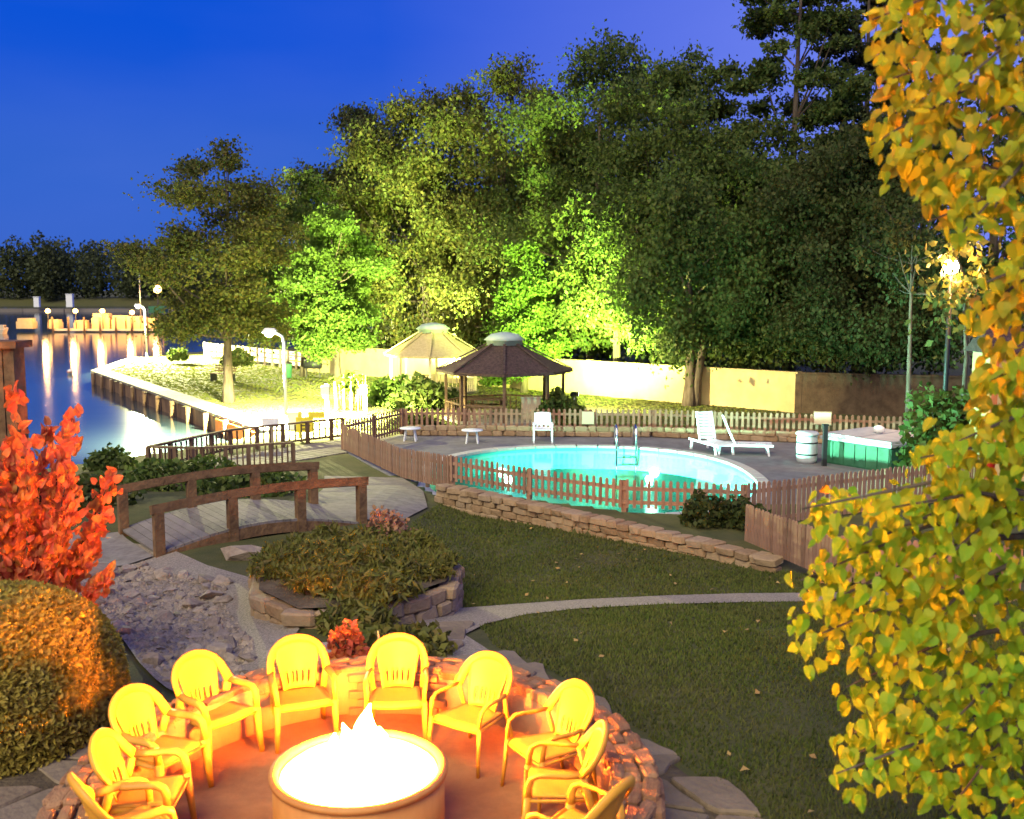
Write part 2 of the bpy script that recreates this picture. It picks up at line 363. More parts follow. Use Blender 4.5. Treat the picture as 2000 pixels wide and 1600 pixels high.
# ------------------------------------------------------------------ terrain
WX = [-1.68, 1.1, 3.45, 4.6]; WY = [23.8, 21.5, 19.3, 18.0]; WT = [-.38, -.50, -.58, -.62]        # stone retaining wall line and top
FX = [-1.5, .34, 2.4, 5.0]; FY = [24.0, 22.7, 21.6, 21.5]                                       # pool fence on the bank
PC = (2.15, 28.4); PA = (4.55, 5.3); PE = 2.3                                                      # pool outline
CREEK = [(-7.6, 18.6), (-6.6, 16.6), (-5.2, 14.6), (-4.1, 12.9), (-3.4, 11.2)]
def segd(x, y, pl):
    best = 1e9
    for (ax, ay), (bx, by) in zip(pl, pl[1:]):
        dx, dy = bx - ax, by - ay; t = max(0, min(1, ((x - ax) * dx + (y - ay) * dy) / (dx * dx + dy * dy)))
        best = min(best, math.hypot(x - ax - t * dx, y - ay - t * dy))
    return best
def hz(x, y):
    right = -.9 * sstep(9.5, 19, y) - .12 * sstep(19, 26, y)
    left = -.38 * sstep(9, 18, y) - .64 * sstep(20, 29, y)
    z = lerp(left, right, sstep(-3.2, -.6, x))
    if y < 22 and x < 0: z -= .22 * math.exp(-(segd(x, y, CREEK) / .9) ** 2)
    if -1.75 < x < 5.05:
        wy = interp(x, WX, WY); fy = interp(x, FX, FY)
        if y > wy + .1: z = lerp(interp(x, WX, WT) - .05, z, sstep(fy + .05, fy + .3, y))
    q = (abs((x - PC[0]) / (PA[0] + .16)) ** PE + abs((y - PC[1]) / (PA[1] + .16)) ** PE)
    if q < 1: z = -3.2
    if y > 45: z += .25 * sstep(48, 75, y) * sstep(-12, 5, x)
    return z
LAND = [(-8.9, 37.2), (-27, 66), (-29.5, 79), (-27, 88), (-18, 100), (-14, 140), (-10, 400), (400, 400), (400, -20), (-60, -20), (-60, 15), (-25, 19), (-16.5, 25.5), (-12.7, 30.5), (-10.4, 33.5)]
def inpoly(x, y, P):
    c = False; j = len(P) - 1
    for i in range(len(P)):
        if (P[i][1] > y) != (P[j][1] > y) and x < (P[j][0] - P[i][0]) * (y - P[i][1]) / (P[j][1] - P[i][1]) + P[i][0]: c = not c
        j = i
    return c
xs = np.concatenate([np.linspace(-60, -34, 12, endpoint=False), np.arange(-34, -14, .8), np.arange(-14, 14, .25), np.arange(14, 40, 1.0), np.linspace(40, 400, 20)])
ys = np.concatenate([np.linspace(-20, 4, 10, endpoint=False), np.arange(4, 40, .25), np.arange(40, 90, .8), np.linspace(90, 400, 25)])
V = []; rr = random.Random(3)
for x in xs:
    for y in ys:
        z = hz(x, y)
        if y > 9: z += .025 * mnoise.noise(Vector((x * .9, y * .9, 0)))
        V.append((x, y, z))
ny = len(ys); F = []
for i in range(len(xs) - 1):
    for j in range(ny - 1):
        if inpoly((xs[i] + xs[i + 1]) / 2, (ys[j] + ys[j + 1]) / 2, LAND): F.append((i * ny + j, (i + 1) * ny + j, (i + 1) * ny + j + 1, i * ny + j + 1))
link('ground', mesh_arr('ground', V, F, True), M['ground'], kind='structure')
link('lake_water', mesh_arr('lake', [(-1200, 8, -1.75), (60, 8, -1.75), (60, 900, -1.75), (-1200, 900, -1.75)], [(0, 1, 2, 3)]), M['lake'], kind='structure')
fs = MB(); fs.add([(-900, 430, -2), (500, 425, -2), (500, 1500, 6), (-900, 1500, 6), (-900, 445, 1.2), (500, 440, 1.2)], [(0, 1, 5, 4), (4, 5, 2, 3)])
fs.build('far_shore', M['ground'], kind='structure')

def sheet(name, poly, m, dz=.01, res=.3, kind='structure', fn=None):
    """a thin sheet draped over the ground"""
    x0, x1 = min(p[0] for p in poly), max(p[0] for p in poly); y0, y1 = min(p[1] for p in poly), max(p[1] for p in poly)
    bm = bmesh.new(); vs = [bm.verts.new((p[0], p[1], 0)) for p in poly]; bm.faces.new(vs)
    for ax, a0, a1 in ((0, x0, x1), (1, y0, y1)):
        k = a0 + res
        while k < a1:
            co = [0, 0, 0]; co[ax] = k; no = [0, 0, 0]; no[ax] = 1
            bmesh.ops.bisect_plane(bm, geom=bm.verts[:] + bm.edges[:] + bm.faces[:], plane_co=co, plane_no=no); k += res
    for v in bm.verts: v.co.z = (fn or hz)(v.co.x, v.co.y) + dz
    me = bpy.data.meshes.new(name); bm.to_mesh(me); bm.free()
    o = link(name, me, m); 
    if kind: o['kind'] = kind
    return o

# the dry creek bed, the concrete walk and the terrace round the fire ring
creek = sheet('creek_bed', [(-8.2, 17.6), (-7.4, 18.8), (-6.2, 17.9), (-5.0, 16.4), (-4.0, 15.4), (-3.3, 13.9), (-2.7, 12.6), (-2.75, 11.0), (-3.5, 10.3), (-4.3, 11.4), (-5.2, 12.9), (-6.8, 15.2)], M['gravel'], .03)
PATH = [(-1.3, 13.55), (-.75, 14.4), (0, 14.75), (1.1, 15.2), (2.4, 15.55), (3.6, 15.75), (6.5, 15.9), (6.5, 15.1), (3.6, 14.95), (2.2, 14.75), (1.0, 14.4), (.2, 13.9), (-.35, 13.2), (-.6, 12.5), (-.2, 11.5), (.25, 10.75), (-.3, 10.2), (-.9, 11.2), (-1.25, 12.3)]
walk = sheet('garden_path', PATH, M['gravel'], .022)
terr = sheet('stone_terrace', [(-8, 3), (-8, 7.4), (-4.75, 8.0), (-3.9, 8.9), (-3.2, 10.0), (-1.2, 10.7), (.4, 10.7), (1.0, 9.4), (1.45, 8.4), (1.8, 7.6), (2.2, 6.6), (3, 3)], M['soil'], .012)

ROCKS = [hull_rock(i, 16 + i % 5, .55 + .05 * (i % 5)) for i in range(10)]
for m_ in ROCKS: m_.materials.append(M['rock'])
def rnd_in(poly, r):
    x0, x1 = min(p[0] for p in poly), max(p[0] for p in poly); y0, y1 = min(p[1] for p in poly), max(p[1] for p in poly)
    while True:
        x, y = r.uniform(x0, x1), r.uniform(y0, y1)
        if inpoly(x, y, poly): return x, y
CR = [(-7.6, 17.2), (-6.4, 17.0), (-5.2, 15.9), (-4.4, 15.3), (-4.0, 13.9), (-3.2, 12.3), (-3.0, 10.9), (-3.5, 10.5), (-4.4, 11.7), (-5.4, 13.2), (-6.6, 15.0)]
r = random.Random(5)
put = []
for k in range(290):
    for _ in range(60):
        x, y = rnd_in(CR, r); s = r.choice([.10, .13, .16, .19, .23, .30]) * r.uniform(.8, 1.2)
        if all((x - a) ** 2 + (y - b) ** 2 > (.43 * (s + c)) ** 2 for a, b, c in put): break
    put.append((x, y, s))
    link('rock', ROCKS[k % 10], None, creek, (x, y, hz(x, y) + s * .18), (r.uniform(-.3, .3), r.uniform(-.3, .3), r.uniform(0, 6)), (s * r.uniform(.9, 1.3), s, s))
gv = MB(); rr = random.Random(9)
VV = []; FF = []
for k in range(2600):
    x, y = rnd_in(CR, rr); s = rr.uniform(.02, .045); z = hz(x, y) + .035
    o = len(VV); a = rr.uniform(0, 6)
    VV += [(x + s * math.cos(a), y + s * math.sin(a), z), (x + s * math.cos(a + 2.1), y + s * math.sin(a + 2.1), z), (x + s * math.cos(a + 4.2), y + s * math.sin(a + 4.2), z), (x, y, z + s * .9)]
    FF += [(o, o + 1, o + 3), (o + 1, o + 2, o + 3), (o + 2, o, o + 3)]
link('pebbles', mesh_arr('pebbles', VV, FF), M['rock'], creek, kind='stuff')
# three big flat slabs lying in the creek and the boulder by the ring
for nm, lab, x, y, s, sc3, rz in [
    ('boulder', 'broad flat grey slab lying in the dry creek below the planter', -2.35, 11.45, 1, (1.15, .85, .42), .3),
    ('boulder', 'flat grey slab lying at the bridge foot among the pebbles', -4.5, 16.9, 1, (1.3, .7, .4), -.5),
    ('boulder', 'long pale slab lying above the planter grasses near the bridge', -3.75, 16.2, 1, (1.1, .4, .3), -.3),
    ('boulder', 'pinkish round rock standing out among the creek stones', -3.55, 11.9, 1, (.42, .40, .42), .2),
    ('boulder', 'dark blue grey slab under the red shrub', -7.1, 16.1, 1, (1.5, .8, .4), .5)]:
    o = link(nm, hull_rock(hash(lab) % 97 if False else int(abs(x * 31 + y * 17)) , 22, .8), M['rock'], None, (x, y, hz(x, y) + sc3[2] * .18), (0, 0, rz), sc3); o['label'] = lab; o['category'] = 'rock'

# flagstones along the terrace (right of the ring, left of the ring)
def flags(poly, parent, cell, seed, th=.06, lift=.035):
    r = random.Random(seed)
    x0, x1 = min(p[0] for p in poly), max(p[0] for p in poly); y0, y1 = min(p[1] for p in poly), max(p[1] for p in poly)
    nx, ny = int((x1 - x0) / cell) + 2, int((y1 - y0) / cell) + 2
    J = {(i, j): (x0 + (i + r.uniform(-.3, .3) + .35 * (j % 2)) * cell, y0 + (j + r.uniform(-.28, .28)) * cell) for i in range(-1, nx + 1) for j in range(-1, ny + 1)}
    for i in range(-1, nx):
        for j in range(-1, ny):
            q = [J[(i, j)], J[(i + 1, j)], J[(i + 1, j + 1)], J[(i, j + 1)]]
            cx, cyy = sum(p[0] for p in q) / 4, sum(p[1] for p in q) / 4
            if not inpoly(cx, cyy, poly): continue
            pts = []
            for a in range(4):
                p, n_ = q[a], q[(a + 1) % 4]
                for t in (.12, .55, .9): pts.append((lerp(p[0], n_[0], t) + r.uniform(-.02, .02), lerp(p[1], n_[1], t) + r.uniform(-.02, .02)))
            pts = [(cx + (p[0] - cx) * .93, cyy + (p[1] - cyy) * .93) for p in pts]
            me, c = slab_mesh(pts, th); me.materials.append(M['flag'])
            link('flagstone', me, None, parent, (c[0], c[1], hz(*c) + lift + r.uniform(-.012, .02)), (r.uniform(-.02, .02), r.uniform(-.02, .02), 0))
flags([(.1, 10.9), (.45, 10.7), (1.05, 9.45), (1.5, 8.45), (1.85, 7.6), (2.2, 6.4), (1.0, 6.2), (1.15, 7.4), (.9, 8.7), (-.1, 10.1)], terr, .48, 21)
flags([(-7, 4.5), (-7, 7.3), (-4.8, 7.9), (-3.9, 8.9), (-3.35, 9.6), (-3.3, 8.6), (-3.6, 7.6), (-3.7, 6), (-3.6, 4.5)], terr, .7, 22)
flags([(-.55, 12.5), (-.2, 11.5), (.25, 10.8), (-.3, 10.25), (-.85, 11.2), (-1.2, 12.3), (-1.15, 13.3), (-.35, 13.1)], walk, .6, 23, lift=.045)

# lawn: short blades over the two lawns that lie close
LAWN = [(-.2, 11.9), (.45, 10.85), (1.08, 9.5), (1.5, 8.5), (1.85, 7.7), (2.2, 6.8), (2.8, 5.6), (8, 6), (8, 16), (5.2, 17.5), (3.4, 19.2), (1.1, 21.4), (-1.7, 23.7), (-2.2, 19), (-.9, 16.2), (-.7, 14.6)]
def litter(name, poly, n, seed, m):
    r = random.Random(seed); V = []; F = []
    for k in range(n):
        x, y = rnd_in(poly, r); z = hz(x, y) + .055; a = r.uniform(0, 6.3); q = r.uniform(.03, .055); o = len(V)
        for j in range(4): V.append((x + q * (1 if j % 2 else .6) * math.cos(a + j * PI / 2), y + q * (1 if j % 2 else .6) * math.sin(a + j * PI / 2), z + r.uniform(-.015, .025)))
        F.append((o, o + 1, o + 2, o + 3))
    link(name, mesh_arr(name, V, F), m, kind='stuff')
litter('fallen_leaves', LAWN, 90, 3, mat('fallen_leaf', (.30, .17, .05), (.42, .28, .09), 3, .8, island=[(.22, .11, .04), (.45, .30, .10), (.36, .2, .05)]))
def blades(name, polys, holes, n, h0, h1, w, m, parent=None, seed=1):
    rg = np.random.default_rng(seed); pts = []
    x0 = min(p[0] for P in polys for p in P); x1 = max(p[0] for P in polys for p in P); y0 = min(p[1] for P in polys for p in P); y1 = max(p[1] for P in polys for p in P)
    while len(pts) < n:
        x, y = rg.uniform(x0, x1), rg.uniform(y0, y1)
        if rg.uniform() > min(1, (12.0 / max(y, 8)) ** 1.3): continue
        if any(inpoly(x, y, P) for P in polys) and not any(inpoly(x, y, P) for P in holes): pts.append((x, y))
    pts = np.array(pts); z = np.array([hz(x, y) for x, y in pts])
    a = rg.uniform(0, 2 * PI, n); ww = w * rg.uniform(.7, 1.4, n) * (pts[:, 1] / 10) ** .7; h = rg.uniform(h0, h1, n); le = rg.uniform(0, .8, n) * h; b = rg.uniform(0, 2 * PI, n)
    V = np.zeros((n, 3, 3)); 
    V[:, 0] = np.stack([pts[:, 0] - ww * np.cos(a), pts[:, 1] - ww * np.sin(a), z], 1)
    V[:, 1] = np.stack([pts[:, 0] + ww * np.cos(a), pts[:, 1] + ww * np.sin(a), z], 1)
    V[:, 2] = np.stack([pts[:, 0] + le * np.cos(b), pts[:, 1] + le * np.sin(b), z + h], 1)
    return link(name, mesh_arr(name, V.reshape(-1, 3), np.arange(n * 3).reshape(n, 3)), m, parent, kind='stuff')
blades('grass', [LAWN], [PATH], 110000, .025, .065, .010, M['grass'])
blades('grass', [[(-8.8, 37.6), (-26.8, 66), (-28, 76), (-14, 70), (-5, 62), (4, 52), (12, 44), (6, 37.2), (-4, 37.5)]], [], 26000, .02, .055, .03, M['grass'], seed=8)

# ------------------------------------------------------------------ seawall, walkway, docks
sw = thing('seawall', 'long low seawall with pale cap running along the lit lawn', 'seawall', (-18, 52, -1.75))
def wallrun(a, b, z0, z1, w): 
    return MB().bar((a[0], a[1], (z0 + z1) / 2), (b[0], b[1], (z0 + z1) / 2), w, z1 - z0)
shore = [(-29.3, 79), (-27, 66), (-8.9, 37.2)]
for a, b in zip(shore, shore[1:]):
    wallrun(a, b, -2.6, -1.06, .3).build('wall', M['wood'], sw)
    d = Vector((b[0] - a[0], b[1] - a[1])).normalized(); nrm = Vector((-d.y, d.x)) * -.1
    L = math.hypot(b[0] - a[0], b[1] - a[1]); n = max(2, int(L / 2.4))
    for k in range(n):
        p = (lerp(a[0], b[0], (k + .01) / n), lerp(a[1], b[1], (k + .01) / n)); q = (lerp(a[0], b[0], (k + .99) / n), lerp(a[1], b[1], (k + .99) / n))
        off = Vector((d.y, -d.x)) * (-.35)
        MB().bar((p[0] + off.x, p[1] + off.y, -1.0), (q[0] + off.x, q[1] + off.y, -1.0), 1.1, .12).build('cap_slab', M['conc'], sw)
for k in range(12):
    t = (k + .5) / 12; x, y = lerp(-27, -8.9, t), lerp(66, 37.2, t)
    MB().tube([(x - .28, y - .2, -2.6), (x - .28, y - .2, -1.0)], .11, 8).build('pile', M['wood'], sw)
a = Vector((-12.0, 42.1, -1.36)); b = Vector((-9.35, 37.9, -1.36))
MB().bar(a + Vector((-.22, -.14, 0)), b + Vector((-.22, -.14, 0)), .08, .52).build('orange_board', M['orange'], sw, label='orange board on the seawall face')  # orange board along the lake side of the wall

# wooden boardwalk by the water with two railings
bw = thing('boardwalk', 'dark wooden boardwalk with baluster railings beside the water', 'boardwalk', (-8, 31, -1.0))
def railing(parent, a, b, h, nb, post_every=4, bal_name='baluster', m=M['wood'], bw_=.04):
    a, b = Vector(a), Vector(b); up = Vector((0, 0, h))
    MB().bar(a + up, b + up, .12, .06).build('handrail', m, parent)
    MB().bar(a + Vector((0, 0, .12)), b + Vector((0, 0, .12)), .05, .07).build('bottom_rail', m, parent)
    for k in range(nb + 1):
        p = a.lerp(b, k / nb)
        if k % post_every == 0 or k == nb: MB().box(p + Vector((0, 0, h / 2 - .05)), (.11, .11, h + .1), math.atan2(b.y - a.y, b.x - a.x)).build('post', m, parent)
        else: MB().box(p + Vector((0, 0, h / 2 + .02)), (bw_, bw_, h - .14), math.atan2(b.y - a.y, b.x - a.x)).build(bal_name, m, parent)
A0, A1, A2 = (-10.35, 28.8, -1.0), (-9.0, 32.4, -1.0), (-5.9, 35.4, -1.0)
railing(bw, A0, A1, .72, 16); railing(bw, A1, A2, .72, 18)
B0, B1, B2 = (-8.75, 28.6, -1.0), (-6.4, 29.6, -1.0), (-5.0, 32.2, -1.0)
railing(bw, A0, B0, .72, 8); railing(bw, B0, B1, .72, 16); 
nP = 46
for k in range(nP):
    t = k / nP; path = [((A0[0] + B0[0]) / 2, 28.7), (-7.9, 30.9), (-5.6, 33.8), (-3.9, 35.4)]
    tt = t * 3; i = min(2, int(tt)); u = tt - i
    x, y = lerp(path[i][0], path[i + 1][0], u), lerp(path[i][1], path[i + 1][1], u)
    d = math.atan2(path[i + 1][1] - path[i][1], path[i + 1][0] - path[i][0])
    MB().box((x, y, -1.02 + .002 * (k % 3)), (.20, 2.3, .05), d).build('plank', M['plank'], bw)
for x, y in [(-10.3, 28.9), (-9.0, 32.4), (-8.7, 28.7), (-6.0, 35.2)]:
    MB().tube([(x, y, -2.8), (x, y, -1.06)], .12, 8).build('pile', M['wood'], bw)

def sloped_fence(name, label, group, pts, h, sp, cat='fence', wgap=.62, base=None, top_shape=True, thick=.02):
    """pickets on two rails between posts; pts = list of (x,y,z base)"""
    root = thing(name, label, cat, pts[0], 0, group)
    W = sp * wgap
    pm = MB(); 
    V = [(-W / 2, -thick / 2, .06), (W / 2, -thick / 2, .06), (W / 2, -thick / 2, h - W * .5), (W * .22, -thick / 2, h), (-W * .22, -thick / 2, h), (-W / 2, -thick / 2, h - W * .5)]
    V = V + [(x, thick / 2, z) for x, _, z in V]
    Fq = [(0, 1, 2, 3, 4, 5), (11, 10, 9, 8, 7, 6)] + [((k + 1) % 6, k, k + 6, (k + 1) % 6 + 6) for k in range(6)]
    pm.add(V, Fq); me = pm.mesh('picket'); me.materials.append(M['picket'])
    r = random.Random(len(label))
    for a, b in zip(pts, pts[1:]):
        a, b = Vector(a), Vector(b); L = (b.xy - a.xy).length; n = max(1, round(L / sp)); ang = math.atan2(b.y - a.y, b.x - a.x)
        nrm = Vector((-math.sin(ang), math.cos(ang), 0))
        for zz in (.18, h - .2): MB().bar(a + Vector((0, 0, zz)) + nrm * .035, b + Vector((0, 0, zz)) + nrm * .035, .04, .08).build('rail', M['picket'], root)
        npost = max(1, round(L / 2.2))
        for k in range(npost + 1):
            p = a.lerp(b, k / npost) + nrm * .10; MB().box(p + Vector((0, 0, h / 2 - .05)), (.09, .09, h + .02), ang).build('post', M['picket'], root)
        for k in range(n):
            p = a.lerp(b, (k + .5) / n)
            link('picket', me, None, root, p - Vector(pts[0]), (r.uniform(-.015, .015), r.uniform(-.012, .012), ang + r.uniform(-.03, .03)), (r.uniform(.92, 1.05), 1, r.uniform(.985, 1.015)))
    return root

# ------------------------------------------------------------------ pool and deck
def pool_pt(th, grow=0):
    c, s_ = math.cos(th), math.sin(th)
    k = (abs(c / (PA[0] + grow)) ** PE + abs(s_ / (PA[1] + grow)) ** PE) ** (-1 / PE)
    return PC[0] + k * c, PC[1] + k * s_
NP = 96
DECK = [(-5.4, 32.6), (-3.1, 27.4), (-1.45, 24.45), (.5, 23.2), (2.5, 22.2), (5.0, 22.1), (10.5, 24.6), (16.2, 33.0), (5, 36.2), (-4, 36.6)]
def ray_poly(c, th, P):
    d = (math.cos(th), math.sin(th)); best = None
    for (ax, ay), (bx, by) in zip(P, P[1:] + P[:1]):
        ex, ey = bx - ax, by - ay; den = d[0] * ey - d[1] * ex
        if abs(den) < 1e-9: continue
        t = ((ax - c[0]) * ey - (ay - c[1]) * ex) / den; u = ((ax - c[0]) * d[1] - (ay - c[1]) * d[0]) / den
        if t > 0 and -1e-6 <= u <= 1 + 1e-6: best = t if best is None else min(best, t)
    return c[0] + d[0] * best, c[1] + d[1] * best
ths = [2 * PI * k / NP for k in range(NP)]
dk = MB(); V = []; 
for t in ths: V.append((*pool_pt(t, .28), -1.0))
for t in ths: V.append((*ray_poly(PC, t, DECK), -1.0))
for t in ths: V.append((*ray_poly(PC, t, DECK), -1.3))
Fq = []
for k in range(NP):
    k2 = (k + 1) % NP; Fq += [(k, k2, NP + k2, NP + k), (NP + k, NP + k2, 2 * NP + k2, 2 * NP + k)]
dk.add(V, [f[::-1] for f in Fq]); dk.build('pool_deck', M['deckc'], kind='structure')
pool = thing('swimming_pool', 'glowing turquoise swimming pool seen over and through the pickets', 'pool', (PC[0], PC[1], -1.0))
b_ = MB(); V = [(*pool_pt(t), -1.02) for t in ths] + [(*pool_pt(t, -.12), -2.2) for t in ths] + [(*pool_pt(t, -.9), -2.5) for t in ths]; Fq = []
for lv in (0, 1):
    for k in range(NP): k2 = (k + 1) % NP; Fq.append((lv * NP + k, lv * NP + k2, (lv + 1) * NP + k2, (lv + 1) * NP + k))
Fq.append(tuple(2 * NP + k for k in range(NP))); b_.add(V, Fq, False); b_.build('basin', M['basin'], pool)
b_ = MB(); V = [(*pool_pt(t, 0.001), -1.11) for t in ths]; b_.add(V, [tuple(range(NP))]); b_.build('water', M['poolwater'], pool)
for k in range(48):
    t0, t1 = 2 * PI * (k + .03) / 48, 2 * PI * (k + .97) / 48
    tm = (t0 + t1) / 2
    q = [pool_pt(t0, -.03), pool_pt(tm, -.03), pool_pt(t1, -.03), pool_pt(t1, .30), pool_pt(tm, .30), pool_pt(t0, .30)]
    me, c = slab_mesh(q, .08, bev=.012); me.materials.append(M['coping'])
    link('coping_stone', me, None, pool, (c[0] - PC[0], c[1] - PC[1], .02))
def light(name, kind, loc, power, col, size=.1, parent=None, rot=None, **kw):
    d = bpy.data.lights.new(name, kind); d.energy = power; d.color = col
    if kind in ('POINT', 'SPOT'): d.shadow_soft_size = size
    if kind == 'AREA': d.size = size
    for k, v in kw.items(): setattr(d, k, v)
    o = bpy.data.objects.new(name, d); C.objects.link(o); o.location = loc
    if rot is not None: o.rotation_euler = rot
    if parent is not None: o.parent = parent
    return o
for i, (t, pw) in enumerate([(PI * 1.26, 12000), (PI * 1.04, 40000), (PI * .66, 160), (PI * .34, 220), (PI * 1.86, 260)]):
    x, y = pool_pt(t, -.10); xi, yi = pool_pt(t, -.55)
    d = Vector((xi - x, yi - y, 0)).normalized()
    l_ = MB(); q = d.to_track_quat('Z', 'Y').to_matrix()
    vs = [Vector((x, y, -1.75)) + q @ Vector((.16 * math.cos(a), .16 * math.sin(a), zz)) for zz in (0, .06) for a in [2 * PI * k / 12 for k in range(12)]]
    l_.add(vs, [tuple(range(12))[::-1], tuple(range(12, 24))] + [(k, (k + 1) % 12, 12 + (k + 1) % 12, 12 + k) for k in range(12)])
    l_.build('pool_light', M['lamp'], pool)
    sp_ = light('pool_lamp', 'SPOT', (xi, yi, -1.6), pw, (.72, 1, .80), .12, spot_size=R_(110 if pw > 2000 else 150), spot_blend=.6); sp_.rotation_euler = (d * 1.0 + Vector((0, 0, -.40 if pw > 2000 else -.75))).to_track_quat('-Z', 'Y').to_euler()

# pool ladder: two chrome loops
ld = thing('pool_ladder', 'pair of chrome grab rails at the far edge of the pool', 'pool ladder', (3.75, 33.6, -1.0))
for dx in (-.32, .32):
    x, y = 3.75 + dx, 33.55
    MB().tube([(x, y - .35, -1.6), (x, y - .35, -.6), (x, y - .30, -.36), (x, y - .1, -.26), (x, y + .2, -.3), (x, y + .35, -.5), (x, y + .38, -1.0)], .035, 8).build('handrail', M['chrome'], ld)
for z in (-1.3, -1.55): MB().bar((3.43, 33.2, z), (4.07, 33.2, z), .08, .03).build('step', M['chrome'], ld)

# fences round the pool
sloped_fence('picket_fence', 'brown picket fence on the stone bank with the lit pool showing through', 'picket fences round the pool', [(-1.5, 24.0, -.42), (.34, 22.7, -.50), (2.4, 21.65, -.58), (5.0, 21.5, -.64)], .68, .155, wgap=.45)
sloped_fence('picket_fence', 'purplish picket fence left of the pool next to the boardwalk', 'picket fences round the pool', [(-5.45, 32.7, -1.0), (-3.0, 27.5, -.98), (-1.5, 24.0, -.62)], .86, .15)
sloped_fence('picket_fence', 'brown picket fence in front of the green hot tub', 'picket fences round the pool', [(5.0, 21.5, -.98), (10.6, 24.4, -.98), (13.5, 27, -.98)], 1.02, .14, wgap=.72)
sloped_fence('picket_fence', 'nearest picket fence ending behind the yellow tree beside the small lawn', 'picket fences round the pool', [(4.5, 19.4, -.78), (5.3, 16.3, -.66), (7.6, 15.0, -.5)], .82, .125, wgap=.8)
sloped_fence('picket_fence', 'long far picket fence behind the pool below the cream wall', 'picket fences round the pool', [(-5.4, 32.9, -1.0), (-3.9, 36.6, -1.0), (5.0, 36.2, -1.0), (16.2, 33.1, -1.0)], .95, .19, wgap=.5)
# low stone kerb wall under the far fence
kw = thing('kerb_wall', 'low brown stone wall along the foot of the far picket fence', 'wall', (5, 35.7, -1.0))
STN = [block_stone(i, .10, .14) for i in range(8)]
for m_ in STN: m_.materials.append(M['stone'])
RST = [block_stone(40 + i, .13, .17) for i in range(10)]
for m_ in RST: m_.materials.append(M['ringstone'])
r = random.Random(31); line = [(-3.8, 36.25), (5.0, 35.85), (16, 32.8)]
for row in range(2):
    for a, b in zip(line, line[1:]):
        L = math.hypot(b[0] - a[0], b[1] - a[1]); t = 0; ang = math.atan2(b[1] - a[1], b[0] - a[0])
        while t < L - .15:
            w = r.uniform(.28, .5); u = (t + w / 2) / L
            link('stone', r.choice(STN), None, kw, (lerp(a[0], b[0], u) - 5, lerp(a[1], b[1], u) - 35.7, .10 + row * .18), (0, 0, ang), (w * .97, .28 + r.uniform(-.03, .03), .19)); t += w

# stone retaining wall of the lawn
rw = thing('retaining_wall', 'curving low stone retaining wall between the small lawn and the pool fence', 'wall', (1.1, 21.5, -.9))
MB_core = MB()
wl_pts = [(x, interp(x, WX, WY)) for x in np.linspace(-1.68, 4.6, 25)]
for (ax, ay), (bx, by) in zip(wl_pts, wl_pts[1:]):
    MB_core.bar((ax, ay + .06, interp(ax, WX, WT) - .36), (bx, by + .06, interp(bx, WX, WT) - .36), .22, .62)
MB_core.build('core', M['mortar'], rw)
r = random.Random(12)
for row in range(4):
    t = r.uniform(-.1, 0)
    total = sum(math.hypot(b[0] - a[0], b[1] - a[1]) for a, b in zip(wl_pts, wl_pts[1:])); cum = [0]
    for a, b in zip(wl_pts, wl_pts[1:]): cum.append(cum[-1] + math.hypot(b[0] - a[0], b[1] - a[1]))
    while t < total:
        w = r.uniform(.2, .48); u = min(total, max(0, t + w / 2))
        x = float(np.interp(u, cum, [p[0] for p in wl_pts])); y = float(np.interp(u, cum, [p[1] for p in wl_pts]))
        x2 = float(np.interp(min(total, u + .05), cum, [p[0] for p in wl_pts])); y2 = float(np.interp(min(total, u + .05), cum, [p[1] for p in wl_pts]))
        ang = math.atan2(y2 - y, x2 - x) if (x2, y2) != (x, y) else -.7
        top = interp(x, WX, WT); z = top - .07 - row * .15
        if z > hz(x, y - .3) - .12:
            dpt = .30 if row else .42
            link('stone', r.choice(STN), None, rw, (x - 1.1, y - .05 - 21.5 + r.uniform(-.02, .02), z + .9), (r.uniform(-.06, .06), r.uniform(-.04, .04), ang), (w * .96, dpt, .155 * r.uniform(.9, 1.1)))
        t += w

# ------------------------------------------------------------------ footbridge
br = thing('footbridge', 'arched wooden footbridge with brown timber railings over the dry creek', 'bridge', (-5.0, 19.4, -.4))
D = Vector((.81, .588, 0)); Nn = Vector((-.588, .81, 0)); O = Vector((-6.15, 17.35, 0)); LB = 4.0; WB = 2.2
def bz(t): return -.42 + .30 * math.sin(PI * min(1, max(0, t))) - .0 * t
npk = 26
for k in range(npk):
    t = (k + .5) / npk; p = O + D * (LB * t) + Nn * (WB / 2); sl = math.atan2(bz(t + .02) - bz(t - .02), LB * .04)
    rot = Matrix.Rotation(math.atan2(D.y, D.x), 3, 'Z') @ Matrix.Rotation(-sl, 3, 'Y')
    MB().box((p.x, p.y, bz(t)), (LB / npk * .95, WB + .1, .05), rot=rot).build('plank', M['plank'], br)
for sd in (0, WB):
    beam = MB(); pts = [O + D * (LB * t) + Nn * sd + Vector((0, 0, bz(t) - .12)) for t in np.linspace(0, 1, 13)]
    for a, b in zip(pts, pts[1:]): beam.bar(a, b, .12, .20)
    beam.build('arch_beam', M['bridgewood'], br)
    rl = MB(); top = lambda t: .42 + .10 * math.sin(PI * t) - .05 * (1 - t)
    pts = [O + D * (LB * t) + Nn * sd + Vector((0, 0, top(t))) for t in np.linspace(-.02, 1.02, 13)]
    # a sawn arched rail: one smooth swept beam
    rl.tube(pts, [(.10, .13)] * len(pts), 4, True, False); rl.build('handrail', M['bridgewood'], br)
    for t in (0.01, .34, .67, .99):
        p = O + D * (LB * t) + Nn * sd; z0 = bz(t) - .35; z1 = top(t)
        MB().box((p.x, p.y, (z0 + z1) / 2), (.17, .15, z1 - z0 - .1), math.atan2(D.y, D.x)).build('post', M['bridgewood'], br)
